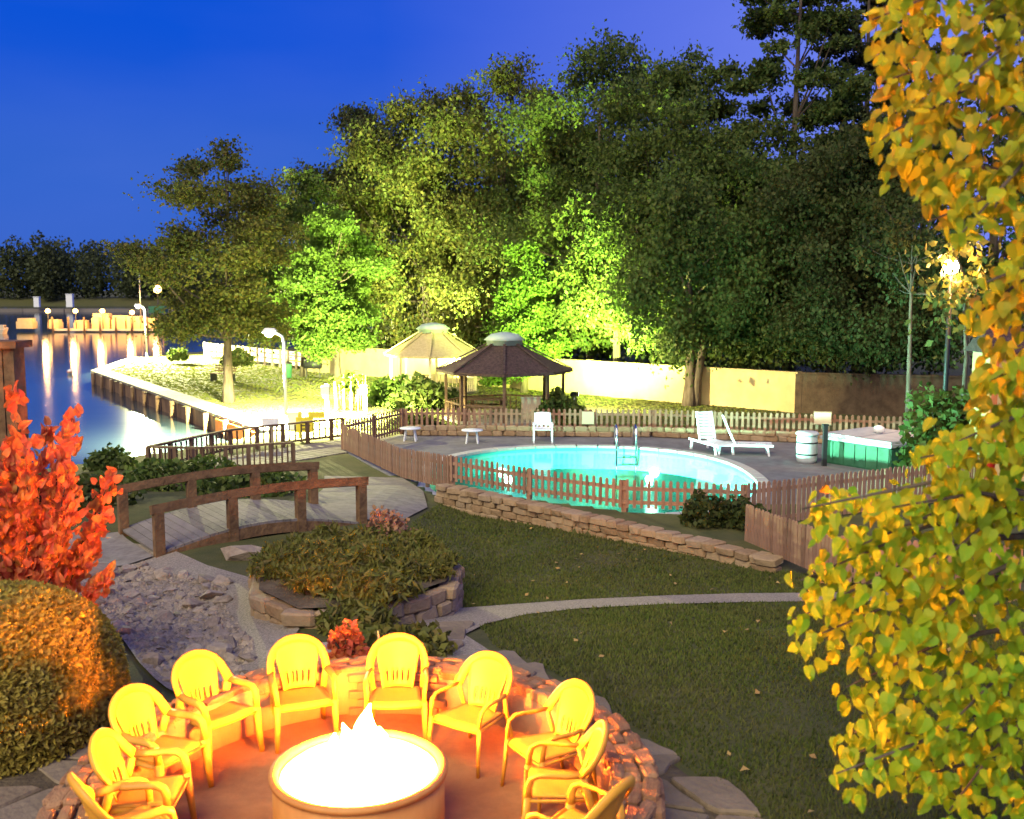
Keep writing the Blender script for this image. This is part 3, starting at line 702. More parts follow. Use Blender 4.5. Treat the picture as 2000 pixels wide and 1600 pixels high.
sheet('bridge_path', [(-3.1, 19.6), (-4.4, 21.6), (-4.6, 24.5), (-5.2, 28), (-3.0, 27.6), (-2.2, 25), (-1.9, 22.6), (-2.2, 20.6)], M['conc'], .03)
ramp_ = sheet('bridge_approach', [(-6.2, 17.3), (-7.5, 19.2), (-8.6, 18.9), (-8.2, 17.2), (-7.0, 16.7)], M['conc'], .06)

# ------------------------------------------------------------------ fire ring, pit, chairs
RC = Vector((-1.15, 7.5, 0)); RA, RB = 2.28, 2.5          # outer half axes
def ring(th, k=0): return RC.x + (RA + k) * math.cos(th), RC.y + (RB + k) * math.sin(th)
patio = MB(); n = 72
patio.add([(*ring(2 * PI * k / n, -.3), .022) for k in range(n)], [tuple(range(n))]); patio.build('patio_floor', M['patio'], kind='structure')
rg_ = thing('fire_ring_wall', 'round low stone wall with flat rubble top encircling the fire', 'stone wall', (RC.x, RC.y, 0))
HW = .46
core = MB(); V = []
for k in range(n):
    t = 2 * PI * k / n
    V += [(*ring(t, -.06), 0), (*ring(t, -.06), HW - .035), (*ring(t, -.36), HW - .035), (*ring(t, -.36), 0)]
core.add(V, [(4 * k + j, 4 * ((k + 1) % n) + j, 4 * ((k + 1) % n) + (j + 1) % 4, 4 * k + (j + 1) % 4) for k in range(n) for j in range(3)])
core.build('core', M['mortar'], rg_)
inner = MB(); V = []
for k in range(n):
    t = 2 * PI * k / n
    V += [(*ring(t, -.39), 0), (*ring(t, -.39), HW - .02), (*ring(t, -.362), HW - .02)]
inner.add(V, [(3 * k + j, 3 * ((k + 1) % n) + j, 3 * ((k + 1) % n) + j + 1, 3 * k + j + 1) for k in range(n) for j in range(2)], True)
inner.build('plaster_face', M['plaster'], rg_)
r = random.Random(77)
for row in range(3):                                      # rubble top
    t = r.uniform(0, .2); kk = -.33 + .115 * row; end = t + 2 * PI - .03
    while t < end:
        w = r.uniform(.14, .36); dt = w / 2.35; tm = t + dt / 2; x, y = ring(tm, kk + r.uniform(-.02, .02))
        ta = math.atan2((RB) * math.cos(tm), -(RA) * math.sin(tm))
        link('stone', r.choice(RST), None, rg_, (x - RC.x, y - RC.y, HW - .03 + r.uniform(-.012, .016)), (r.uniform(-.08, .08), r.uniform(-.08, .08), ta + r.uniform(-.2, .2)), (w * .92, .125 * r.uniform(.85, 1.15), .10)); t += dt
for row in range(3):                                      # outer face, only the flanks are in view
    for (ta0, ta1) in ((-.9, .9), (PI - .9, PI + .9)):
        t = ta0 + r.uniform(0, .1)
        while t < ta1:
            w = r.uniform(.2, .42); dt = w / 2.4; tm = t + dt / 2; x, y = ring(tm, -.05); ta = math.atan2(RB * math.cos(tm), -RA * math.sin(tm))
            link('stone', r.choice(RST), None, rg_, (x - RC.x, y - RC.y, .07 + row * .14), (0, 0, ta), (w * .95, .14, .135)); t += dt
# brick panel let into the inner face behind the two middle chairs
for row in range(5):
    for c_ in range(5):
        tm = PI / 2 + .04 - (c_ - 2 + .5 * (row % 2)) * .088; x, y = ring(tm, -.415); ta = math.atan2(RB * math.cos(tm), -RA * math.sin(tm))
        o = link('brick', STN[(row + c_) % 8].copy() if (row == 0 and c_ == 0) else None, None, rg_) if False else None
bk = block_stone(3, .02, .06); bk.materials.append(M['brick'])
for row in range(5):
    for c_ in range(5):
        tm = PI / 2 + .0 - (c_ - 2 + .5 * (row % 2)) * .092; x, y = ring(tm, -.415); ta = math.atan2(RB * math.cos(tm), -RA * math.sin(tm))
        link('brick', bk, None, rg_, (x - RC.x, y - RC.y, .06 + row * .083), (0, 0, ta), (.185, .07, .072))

PX, PY = -1.13, 7.22; PR = .63; PH = .60
pit = thing('fire_pit', 'round metal drum fire pit full of white hot fire', 'fire pit', (PX, PY, .02))
d_ = MB(); d_.lathe([(PR - .02, .0), (PR, .02), (PR, .56), (PR - .03, .56), (PR - .03, .22), (0.02, .20)], (PX, PY, .02), 48, True, False); d_.build('drum', M['drum'], pit)
rm = MB(); rm.lathe([(PR - .04, .555), (PR - .045, .585), (PR - .01, .605), (PR + .025, .59), (PR + .022, .555), (PR - .04, .555)], (PX, PY, .02), 48, True, False); rm.build('rim', M['drum'], pit)
sl = MB(); sl.box((PX + .36, PY - PR * .83 , .26), (.05, .03, .22), -.6 + PI / 2 + .2); sl.build('handle_slot', M['dark'], pit)
fire = thing('fire', 'bright white and yellow flames rising out of the metal drum', 'fire', (PX, PY, .55))
em = MB(); prof = [(0.585, -.06), (.575, .02), (.52, .06), (.38, .085), (.2, .10), (.02, .11)]
em.lathe(prof, (PX, PY, .55), 32, True, False); em.build('ember_bed', M['ember'], fire)
r = random.Random(8)
for dx, dy, h, w, lean in [(0.04, .12, .44, .13, .03), (-.07, .10, .31, .11, -.03), (-.15, .11, .22, .09, -.03), (.10, .12, .27, .10, .03), (-.23, .12, .13, .09, -.03), (-.02, .0, .20, .16, 0)]:
    fl = MB(); rings = 9; VV = []
    ph = r.uniform(0, 6)
    for i in range(rings):
        t = i / (rings - 1); rad = w * (math.sin(PI * min(1, .25 + t * .75)) ** .8) * (1 - t ** 2 * .8) + .004
        ox = dx + lean * t + .03 * math.sin(ph + 5 * t) * t; oy = dy + .02 * math.cos(ph + 4 * t) * t
        for k in range(10):
            a_ = 2 * PI * k / 10; rk = rad * (1 + .18 * math.sin(3 * a_ + ph + 4 * t))
            VV.append((PX + ox + rk * math.cos(a_), PY + oy + rk * math.sin(a_), .60 + h * t))
    fl.add(VV, [(i * 10 + k, i * 10 + (k + 1) % 10, (i + 1) * 10 + (k + 1) % 10, (i + 1) * 10 + k) for i in range(rings - 1) for k in range(10)] + [tuple((rings - 1) * 10 + k for k in range(10))], True)
    fl.build('flame', M['flame'], fire)

def make_chair(label):
    t = thing('armchair', label, 'chair', (0, 0, 0), 0, 'resin armchairs round the fire')
    m = M['chair']
    # seat: a dished sheet with a rolled front
    def seat(u, v):
        x = (u - .5) * 2; y = lerp(-.22, .26, v)
        z = .415 - .02 * math.cos(x * PI / 2) * math.sin(PI * v) + .03 * v
        if v > .86: z -= (v - .86) ** 2 * 2.6
        return (x * lerp(.205, .25, v), y, z)
    MB().panel(seat, [i / 10 for i in range(11)], [i / 12 for i in range(13)], .016).build('seat', m, t, world=False)
    # backrest: rounded top panel with slots low down, framed by the arch
    us = [i / 18 for i in range(19)]; vs = [i / 16 for i in range(17)]
    def back(u, v):
        x = (u - .5) * 2; w = lerp(.150, .205, min(1, v * 1.3))
        z = lerp(.43, .875, v) - .07 * (abs(x) ** 2.6) * v ** 2
        y = lerp(-.215, -.345, v) + .05 * x * x
        return (x * w, y, z)
    MB().panel(back, us, vs, .014, keep=lambda i, j: not (2 <= j <= 5 and i in (3, 6, 9, 11, 14))).build('backrest', m, t, world=False)
    # arch: flat band from arm to arm over the top of the back
    arch = []
    for k in range(25):
        a_ = PI * k / 24; x = -.245 * math.cos(a_); s_ = math.sin(a_)
        z = .62 + .285 * s_ ** .62; y = lerp(-.16, -.362, s_ ** .5); arch.append((x * (1 + .10 * (1 - s_)), y, z))
    MB().tube(arch, [(.025, .045)] * 25, 8).build('back_arch', m, t, world=False)
    for s_ in (-1, 1):
        arm = [(s_ * .268, -.16, .63), (s_ * .283, -.05, .625), (s_ * .288, .08, .635), (s_ * .285, .17, .632), (s_ * .278, .225, .60), (s_ * .272, .245, .53), (s_ * .27, .25, .44)]
        MB().tube(arm, [(.018, .034)] * 7, 8).build('armrest', m, t, world=False)
        MB().tube([(s_ * .268, .25, .45), (s_ * .275, .275, .2), (s_ * .285, .295, 0)], [(.022, .040), (.020, .034), (.016, .024)], 8).build('leg', m, t, world=False)
        MB().tube([(s_ * .262, -.17, .62), (s_ * .245, -.22, .42), (s_ * .25, -.29, .2), (s_ * .26, -.34, 0)], [(.02, .036), (.022, .04), (.020, .034), (.016, .024)], 8).build('leg', m, t, world=False)
        MB().tube([(s_ * .225, -.20, .40), (s_ * .245, .02, .40), (s_ * .255, .24, .405)], [(.012, .028)] * 3, 6).build('seat_apron', m, t, world=False)
    MB().tube([(-.255, .262, .405), (0, .268, .40), (.255, .262, .405)], [(.028, .012)] * 3, 6).build('front_apron', m, t, world=False)
    return t
GR = 'resin armchairs round the fire'
CH = [(-2.72, 7.22, 'lit resin armchair on the left, second nearest, overlapping the cut off chair'),
      (-2.86, 7.95, 'lit resin armchair on the left of the drum with its looped right arm in view'),
      (-2.62, 8.70, 'lit resin armchair turned sideways at the back left, nearest the round hedge'),
      (-1.93, 9.05, 'lit resin armchair facing straight forward left of the brick panel'),
      (-1.06, 9.07, 'lit resin armchair right behind the flame tip, right of the brick panel'),
      (-.36, 8.62, 'lit resin armchair at the back right, directly right of the flames'),
      (.30, 8.02, 'lit resin armchair on the right half hidden by the slimmer one before it'),
      (.36, 7.36, 'slim looking side-on armchair on the right, in front of the half hidden one'),
      (-2.66, 6.72, 'nearest left armchair, cut off by the bottom of the picture'),
      (.46, 6.66, 'nearest right armchair, cut off at the bottom edge beside the wall')]
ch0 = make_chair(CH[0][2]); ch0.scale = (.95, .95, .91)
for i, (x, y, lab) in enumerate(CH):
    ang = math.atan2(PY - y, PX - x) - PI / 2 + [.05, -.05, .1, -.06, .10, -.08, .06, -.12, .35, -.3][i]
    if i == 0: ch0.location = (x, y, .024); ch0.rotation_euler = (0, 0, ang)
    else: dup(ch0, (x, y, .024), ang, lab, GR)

# ------------------------------------------------------------------ foliage builders
def quads(centres, size, rng, elong=1.0, droop=0.0, squash=1.0):
    n = len(centres)
    d = rng.normal(size=(n, 3)); d[:, 2] *= squash
    if droop: d = d * (1 - droop) + np.array([0, 0, -1.0]) * droop * 2
    d /= np.linalg.norm(d, axis=1, keepdims=True)
    q = rng.normal(size=(n, 3)); w = np.cross(d, q); w /= np.linalg.norm(w, axis=1, keepdims=True)
    s = size * rng.uniform(.6, 1.35, (n, 1))
    L = d * s * elong; W = w * s * .5
    V = np.stack([centres - L * .5, centres + W - L * .05, centres + L * .5, centres - W - L * .05], 1)
    return V.reshape(-1, 3), np.arange(n * 4).reshape(n, 4)

def tree(name, label, x, y, H, zb, R_in, kind, n_leaf, leaf, m, seed, trunk_r=.25, cat='tree', group='trees of the park', nclump=46, lean=0, skew=(0, 0), fork=False):
    """z of the crown runs from zb up to H (world heights); the trunk stands on the ground"""
    R = R_in * (1.22 if kind == 'tall' else 1); n_leaf = int(n_leaf * 3.0); leaf *= .62
    rng = np.random.default_rng(seed); r = random.Random(seed)
    z0 = hz(x, y)
    root = thing(name, label, cat, (x, y, z0), 0, group)
    cl = []
    tries = 0
    while len(cl) < nclump and tries < 8000:
        tries += 1
        t = r.uniform(0, 1)
        if kind == 'oak': prof = (max(0, 1 - (2 * t - .9) ** 2)) ** .5 if t > .45 else (.55 + t) ** .8
        elif kind == 'tall': prof = (.72 + .28 * math.sin(PI * min(1, t * 1.1))) * (1 - max(0, t - .78) / .22 * .6)
        elif kind == 'pine': prof = (1 if t < .35 else 1.0 - (t - .35) * .75) * r.uniform(.55, 1.1)
        elif kind == 'cone': prof = (1 - t) ** .8
        else: prof = 1
        prof = min(1.0, prof)
        a = r.uniform(0, 2 * PI); q = math.sqrt(r.uniform(.06, 1)); rad = R * prof * q
        p = (x + skew[0] * t + lean * t + rad * math.cos(a), y + skew[1] * t + rad * math.sin(a), lerp(zb, H, t))
        cs = R * r.uniform(.17, .30) * (1.0 if kind != 'pine' else .50)
        if t > .9: cs *= .7
        if any((p[0] - c[0][0]) ** 2 + (p[1] - c[0][1]) ** 2 + (p[2] - c[0][2]) ** 2 < (cs * .55) ** 2 for c in cl): continue
        cl.append((p, cs))
    tot = sum(c[1] ** 2 for c in cl); Cn = []
    for p, cs in cl:
        k = max(10, int(n_leaf * cs * cs / tot)); g = rng.normal(size=(k, 3)); g /= np.linalg.norm(g, axis=1, keepdims=True)
        g *= rng.uniform(.15, 1, (k, 1)) ** .5 * cs * rng.uniform(.75, 1.25, (k, 1))
        out = rng.uniform(size=k) < .34; g[out] *= rng.uniform(1.1, 1.75, (int(out.sum()), 1))
        ax = np.array([rng.uniform(.75, 1.45), rng.uniform(.75, 1.35), rng.uniform(.6, 1.0)]); g *= ax
        tw_ = rng.normal(size=(7, 3)); tw_ /= np.linalg.norm(tw_, axis=1, keepdims=True); tw_[:, 2] = tw_[:, 2] * .6 + .15     # leaves gather along a few twigs
        sel = rng.uniform(size=k) < .45; ti = rng.integers(0, 7, k); g[sel] = tw_[ti[sel]] * rng.uniform(.2, 1.7, (int(sel.sum()), 1)) * cs + rng.normal(size=(int(sel.sum()), 3)) * cs * .16
        g[:, 2] *= {'pine': .8, 'droop': 1.5}.get(kind, .85)
        if kind in ('tall', 'droop', 'cone'): g[:, 2] -= np.abs(rng.normal(size=k)) * cs * .35
        Cn.append(np.array(p) + g)
    Cn = np.concatenate(Cn)
    Cn[:, 2] = np.maximum(Cn[:, 2], z0 + .3)
    V, F = quads(Cn - np.array([x, y, z0]), leaf, rng, 1.7 if kind in ('tall', 'droop', 'pine') else 1.3, .35 if kind in ('droop', 'tall') else 0)
    link('crown', mesh_arr('crown', V, F), m, root)
    tk = MB(); top = lerp(zb, H, .8); pts = []; rads = []
    for i in range(9):
        t = i / 8; z = lerp(z0 - .1, top, t); f = max(0, (z - zb) / max(.1, H - zb))
        pts.append((x + (skew[0] + lean) * f + .10 * R * .3 * math.sin(3 * t + seed), y + skew[1] * f, z)); rads.append(trunk_r * (1.35 if i == 0 else 1 - .8 * t) )
    tk.tube(pts, rads, 9)
    for p, cs in r.sample(cl, min(len(cl), 16)):
        f = r.uniform(.15, .85); zz = lerp(max(zb - .3, z0 + .6), min(p[2], top), f); i = min(7, max(0, int((zz - pts[0][2]) / (top - pts[0][2]) * 8)))
        s_ = Vector(pts[i]).lerp(Vector(pts[i + 1]), .5); e_ = Vector(p); md = s_.lerp(e_, .5) + Vector((0, 0, -.06 * (e_ - s_).length))
        tk.tube([s_, md, e_], [rads[i] * .45, rads[i] * .28, .02], 5, False)
    tk.build('trunk', M['bark'], root)
    return root

def shrub(name, label, x, y, R, h, n, leaf, m, seed, cat='shrub', group=None, elong=1.4, z=None, droop=0, stem=True, shell=.35):
    rng = np.random.default_rng(seed); z0 = hz(x, y) if z is None else z
    root = thing(name, label, cat, (x, y, z0), 0, group)
    g = rng.normal(size=(n, 3)); g /= np.linalg.norm(g, axis=1, keepdims=True); g[:, 2] = np.abs(g[:, 2])
    g *= (rng.uniform(shell, 1, (n, 1)) ** .6) * (1 + .22 * np.sin(g[:, :1] * 5 + seed) * np.cos(g[:, 1:2] * 4 + seed * 2))
    P = g * np.array([R, R, h]) + np.array([0, 0, .04])
    V, F = quads(P, leaf, rng, elong, droop)
    link('foliage', mesh_arr('foliage', V, F), m, root)
    if stem:
        st = MB(); r = random.Random(seed)
        for k in range(5):
            a = r.uniform(0, 6); st.tube([(0, 0, -.05), (R * .3 * math.cos(a), R * .3 * math.sin(a), h * .4), (R * .6 * math.cos(a), R * .6 * math.sin(a), h * .75)], [.03, .02, .006], 5, False)
        st.build('stem', M['bark'], root, world=False)
    return root

# ------------------------------------------------------------------ the trees of the park
TG = 'trees of the park'
tree('pine_tree', 'ragged pine with a bare straight trunk standing alone on the lit lawn', -13.1, 47.5, 10.6, 1.9, 4.0, 'oak', 13000, .19, M['leaf_brown'], 11, .24, nclump=40)
tree('pine_tree', 'small dark tree just behind the lone lawn pine', -12.6, 62, 11.0, 2.0, 2.9, 'tall', 9000, .22, M['leaf_oak'], 12, .2, nclump=34)
tree('pine_tree', 'dark pointed pine rising above the bright green tree on the left', -9.9, 68, 15.9, 5.5, 3.7, 'tall', 12000, .23, M['leaf_pine'], 13, .26, nclump=40)
tree('leafy_tree', 'brightly lamp lit green tree left of the gazebos', -10.0, 58, 8.6, .7, 3.3, 'oak', 15000, .20, M['leaf_fresh'], 14, .2, nclump=46)
tree('oak_tree', 'tall brownish oak between the dark pine and the gazebo cap', -5.4, 65, 16.4, 1.9, 4.6, 'tall', 17000, .22, M['leaf_brown'], 15, .3, nclump=56)
tree('oak_tree', 'tall forked oak directly behind the pair of gazebos', -.4, 63, 17.3, 1.9, 5.0, 'tall', 18000, .22, M['leaf_brown'], 16, .34, nclump=58)
tree('oak_tree', 'tallest green oak with a pointed top in the middle of the grove', 4.7, 58, 17.4, 2.0, 4.9, 'tall', 20000, .21, M['leaf_oak'], 17, .32, nclump=60)
tree('oak_tree', 'broad dark green oak left of the tall feathery pine', 8.0, 53, 15.8, 1.8, 4.4, 'tall', 19000, .20, M['leaf_oak'], 18, .3, nclump=58)
tree('cypress_tree', 'low bright green feathery tree rising behind the dark gazebo roof', .6, 52, 6.7, -.2, 2.5, 'cone', 14000, .20, M['leaf_fresh'], 19, .18, nclump=46)
tree('oak_tree', 'drooping oak with two trunks in front of the cream wall', 7.9, 46, 8.8, 2.0, 3.9, 'droop', 17000, .19, M['leaf_oak'], 20, .27, nclump=52)
tree('oak_tree', 'slender dark trunked tree before the cream wall right of the gazebo', 5.2, 51, 9.0, 2.1, 2.9, 'droop', 10000, .20, M['leaf_oak'], 21, .24, nclump=36)
tree('pine_tree', 'tall feathery pine with sky between its boughs at the upper right', 13.6, 50, 20.5, 9.0, 5.0, 'pine', 10500, .22, M['leaf_oak'], 22, .3, nclump=64)
tree('oak_tree', 'olive green tree below the tall feathery pine', 11.9, 49, 11.8, 1.8, 4.5, 'tall', 18000, .20, M['leaf_oak'], 23, .27, nclump=56)
tree('oak_tree', 'dark brownish tree right of the drooping oak, over the shaded wall', 14.1, 45, 10.4, 1.7, 3.9, 'tall', 17000, .18, M['leaf_dark'], 24, .27, nclump=54)
tree('oak_tree', 'darkest tree at the right with bare lower boughs near the amber lamp', 15.6, 44.5, 11.9, 1.4, 3.6, 'tall', 13000, .18, M['leaf_dark'], 25, .27, nclump=46)
tree('pine_tree', 'second tall pine half hidden by the yellow leaves at the top', 18.2, 54, 22, 9, 4.4, 'pine', 12000, .25, M['leaf_pine'], 26, .3, nclump=84)
tree('oak_tree', 'dark tree far right seen only between the yellow sprays', 20.5, 44, 16, .5, 5.0, 'tall', 14000, .22, M['leaf_dark'], 27, .3, nclump=50)
tree('oak_tree', 'distant low tree closing the gap between lone pine and dark pine', -15.5, 84, 9.5, 0, 4.5, 'oak', 9000, .28, M['leaf_oak'], 28, .2, nclump=40)
tree('oak_tree', 'rear oak filling the grove behind the forked oak', 1.8, 74, 14.5, 0, 6, 'tall', 13000, .28, M['leaf_dark'], 29, .3, nclump=50)
tree('oak_tree', 'rear oak filling the grove behind the broad dark oak', 12, 66, 14.0, 0, 6.5, 'tall', 13000, .28, M['leaf_dark'], 30, .3, nclump=50)
tree('oak_tree', 'rear oak behind the brownish oak and the bright tree', -7.2, 78, 13.0, 0, 5.5, 'tall', 12000, .28, M['leaf_dark'], 31, .3, nclump=50)
tree('bare_tree', 'thin nearly bare trunk with one drooping bough before the dark trees', 12.8, 33, 7.0, 4.0, 1.6, 'droop', 900, .16, M['leaf_dark'], 33, .10, nclump=14)
# second trunk of the drooping oak
for o in [o for o in C.objects if o.get('label', '').startswith('drooping oak')]:
    MB().tube([(.35, .05, -.2), (.42, .05, 1.2), (.75, .1, 3.2), (1.3, .2, 5.2)], [.30, .24, .19, .08], 9).build('trunk', M['bark'], o, world=False)

# the wood on the far shore: one mass
rng = np.random.default_rng(2); Cn = []
rs = random.Random(6)
for k in range(150):
    x = rs.uniform(-300, -70); y = rs.uniform(432, 500); h = rs.uniform(17, 24) + 5 * math.sin(x * .045) ** 2
    if -215 < x < -190: h += 4
    n_ = 420; g = rng.normal(size=(n_, 3)); g /= np.linalg.norm(g, axis=1, keepdims=True); g *= rng.uniform(.3, 1, (n_, 1)) ** .5
    Cn.append(np.array([x, y, h * .52]) + g * np.array([6.5, 5.5, h * .5]))
V, F = quads(np.concatenate(Cn), 1.15, rng, 1.2)
link('far_wood', mesh_arr('far_wood', V, F), M['leaf_far'], kind='stuff')

# ------------------------------------------------------------------ cream wall behind the lawn
cw = thing('garden_wall', 'long cream stucco garden wall running behind the gazebos and trees', 'wall', (0, 54, -1))
wpts = [(-13.4, 66.2), (-4.5, 58.3), (3.9, 50.8), (12.2, 43.4), (17.2, 41.6), (24, 40.5)]
for a, b in zip(wpts, wpts[1:]):
    za = hz(*a)
    dk_ = a[0] > 12; MB().bar((a[0], a[1], -.3), (b[0], b[1], -.3), .25, 1.9).build('panel', M['shadewall'] if dk_ else M['cream'], cw, **({'label': 'end panel of the cream wall, its shade painted dark brown'} if dk_ else {}))  # right end beyond the lamp's cone: shade put into the panel colour
    MB().bar((a[0], a[1], .68), (b[0], b[1], .68), .34, .07).build('coping', M['shadewall'] if dk_ else M['cream'], cw)
    MB().box((a[0], a[1], -.22), (.27, .27, 1.94), math.atan2(b[1] - a[1], b[0] - a[0])).build('pier', M['shadewall'] if dk_ else M['cream'], cw)
# low far fence at the end of the lawn, left of the wall
lf = thing('low_fence', 'pale low boundary fence between the lone pine and the cream wall', 'fence', (-18, 72, -1))
for k in range(15):
    t = k / 14; x, y = lerp(-24, -13.6, t), lerp(80, 67, t)
    MB().box((x, y, -.45), (.14, .14, 1.3)).build('post', M['beige'], lf)
for z in (-.65, -.3, .02): MB().bar((-24, 80, z), (-13.6, 67, z), .04, .24).build('board', M['beige'], lf)

# ------------------------------------------------------------------ gazebos
def gazebo(label, x, y, zf, R, eave, apex, mroof, mpost, capR, seed, solid=False):
    g = thing('gazebo', label, 'gazebo', (x, y, zf))
    n = 8; off = PI / 8
    MB().lathe([(R * .92, 0), (R * .92, .12)], (0, 0, -.02), 8, False).build('floor_slab', M['conc'], g, world=False)
    roof = MB(); prof = [(R, eave - .02), (R, eave + .08), (R * .72, lerp(eave, apex, .38)), (R * .42, lerp(eave, apex, .74)), (capR * .9, apex)]
    for (r0, z0_), (r1, z1_) in zip(prof, prof[1:]):
        pass
    roof.lathe(prof, (0, 0, 0), 8, False, True); roof.build('roof', mroof, g, world=False)
    for k in range(8):
        a = 2 * PI * k / 8
        MB().bar((R * 1.0 * math.cos(a), R * math.sin(a), eave + .10), (capR * math.cos(a), capR * math.sin(a), apex + .03), .10, .05).build('ridge', mroof, g, world=False)
    cap = MB(); cap.lathe([(capR, apex - .02), (capR * 1.02, apex + .16), (capR * 1.18, apex + .18), (capR * .75, apex + .42), (capR * .15, apex + .50)], (0, 0, 0), 12, True, True); cap.build('roof_vent', M['vent'], g, world=False)
    for k in range(8):
        a = 2 * PI * k / 8
        MB().box((R * .86 * math.cos(a), R * .86 * math.sin(a), eave / 2 + .02), (.11, .11, eave), a).build('post', mpost, g, world=False)
        if k not in (6,):
            a2 = 2 * PI * (k + 1) / 8; p = Vector((R * .86 * math.cos(a), R * .86 * math.sin(a), 0)); q = Vector((R * .86 * math.cos(a2), R * .86 * math.sin(a2), 0))
            MB().bar(p + Vector((0, 0, .72)), q + Vector((0, 0, .72)), .06, .06).build('rail', mpost, g, world=False)
            for j in range(1, 7):
                b = p.lerp(q, j / 7); MB().box((b.x, b.y, .40), (.035, .035, .62), a).build('baluster', mpost, g, world=False)
    return g
gazebo('round gazebo with dark brown shingle roof and slim posts', -.3, 41.2, -1.0, 2.75, 1.92, 3.0, M['roofdark'], M['wood'], .72, 1)
gazebo('round gazebo with tan roof and grey vent cap, behind the dark one', -4.0, 52, -1.0, 2.5, 1.9, 3.05, M['rooftan'], M['beige'], .75, 2)
tb = thing('picnic_table', 'dark picnic table standing inside the dark roofed gazebo', 'table', (-1.0, 41, -.9))
MB().box((0, 0, .72), (1.6, .75, .06)).build('tabletop', M['wood'], tb, world=False)
for s_ in (-1, 1):
    MB().box((0, s_ * .65, .42), (1.6, .26, .05)).build('bench', M['wood'], tb, world=False)
    MB().bar((s_ * .55, -.6, .02), (s_ * .55, .25, .70), .06, .1).build('leg', M['wood'], tb, world=False)
    MB().bar((s_ * .62, .6, .02), (s_ * .62, -.25, .70), .06, .1).build('leg', M['wood'], tb, world=False)
bx = thing('utility_box', 'pale cabinet standing under the right side of the dark gazebo', 'cabinet', (.75, 40.3, -.9))
MB().box((0, 0, .42), (.75, .5, .84)).build('body', M['beige'], bx, world=False); MB().box((0, -.26, .42), (.66, .02, .74)).build('door', M['beige'], bx, world=False); MB().box((0, 0, .86), (.82, .56, .05)).build('lid', M['beige'], bx, world=False)

# ------------------------------------------------------------------ lamps
LC = (1, .97, .42)
def street_lamp(label, x, y, h, power, arm=-.45, z=None, tilt=(R_(14), 0, R_(8)), group='lamp posts along the seawall'):
    z = hz(x, y) if z is None else z
    p = thing('lamp_post', label, 'street lamp', (x, y, z), 0, group)
    MB().lathe([(.13, 0), (.13, .06), (.09, .10), (.08, .4), (.065, .42)], (0, 0, 0), 12).build('base', M['white'], p, world=False)
    MB().tube([(0, 0, .4), (0, 0, h * .6), (0, 0, h - .35), (arm * .15, 0, h - .12), (arm * .5, 0, h - .02), (arm * .8, 0, h)], [.065, .055, .05, .045, .04, .035], 10).build('pole', M['white'], p, world=False)
    hd = MB(); q = [(arm * .7, 0, h + .06), (arm * 1.5, 0, h + .02)]
    hd.tube([(arm * .6, 0, h + .05), (arm * .8, 0, h + .09), (arm * 1.5, 0, h + .08), (arm * 1.8, 0, h + .02)], [(.05, .06), (.07, .13), (.08, .15), (.03, .06)], 10).build('head', M['white'], p, world=False)
    ln = MB(); ln.lathe([(.02, -.17), (.11, -.14), (.17, -.05), (.17, .0)], (arm * 1.25, 0, h + .02), 14); ln.build('lens', M['lamp'], p, world=False)
    light('street_light', 'SPOT', (x + arm * 1.25, y, z + h - .30), power, LC, .12, rot=tilt, spot_size=R_(142), spot_blend=.6)
    light('lens_glow', 'POINT', (x + arm * 1.25, y, z + h - .26), power * .022, LC, .12)
    return p
street_lamp('white lamp post at the edge of the lit lawn left of the gazebos', -8.6, 38.7, 3.55, 140000, z=-1.0)
street_lamp('farther white lamp post near the tip of the seawall', -28.0, 78.5, 4.0, 150000, z=-1.0, tilt=(R_(-16), R_(-46), 0))
def pedestal(label, x, y, h, power):
    p = thing('dock_pedestal', label, 'dock pedestal', (x, y, -1.0), 0, 'lit dock pedestals')
    MB().box((0, 0, h * .45), (.14, .14, h * .9)).build('post', M['white'], p, world=False)
    MB().box((-.06, -.02, h * .83), (.30, .24, .34)).build('box', M['white'], p, world=False)
    MB().lathe([(.13, 0), (.16, .03), (.06, .12)], (0, 0, h * .9), 10).build('cap', M['white'], p, world=False)
    MB().box((-.06, -.145, h * .70), (.16, .03, .05)).build('lens', M['lamp'], p, world=False)  # lens and downward light assumed from the bright ground at its foot
    light('pedestal_light', 'SPOT', (x - .06, y - .25, -1.0 + h * .68), power, LC, .08, rot=(R_(6), 0, 0), spot_size=R_(128), spot_blend=.4)
pedestal('taller white dock pedestal in front of the lit lawn', -6.95, 38.3, 1.7, 7000)
pedestal('shorter white dock pedestal by the broad leaved plant', -6.1, 42.3, 1.3, 8000)
# assumed flood lamp right of the dark gazebo, added to light trees and wall
fl = thing('assumed_flood_lamp', 'small assumed flood lamp, added on a short post beside the clipped bush by the gazebo', 'lamp', (2.6, 42.4, -1.0))
MB().tube([(0, 0, 0), (0, 0, .8)], .04, 8).build('post', M['metal'], fl, world=False)
MB().box((0, .05, .86), (.3, .16, .2), -.6).build('housing', M['dark'], fl, world=False)
MB().box((.06, .13, .86), (.26, .02, .16), -.6).build('lens', M['lamp'], fl, world=False)
def aim(o, tgt): o.rotation_euler = (Vector(tgt) - o.location).to_track_quat('-Z', 'Y').to_euler()
s1 = light('assumed_flood_light', 'SPOT', (2.75, 42.75, -.1), 5200, (1, .90, .42), .05, spot_size=R_(86), spot_blend=.06); aim(s1, (7.95, 47.4, .35))
s2 = light('assumed_flood_light', 'SPOT', (2.62, 42.8, -.1), 58000, (.74, 1, .22), .08, spot_size=R_(112), spot_blend=.9); aim(s2, (4.2, 54, 8.5))
g2 = thing('assumed_spotlight', 'small assumed garden spotlight, added on the lawn behind the broad leaved plant', 'lamp', (-7.6, 46.0, -.95))  # assumed lamp, added to light the bright green tree from below
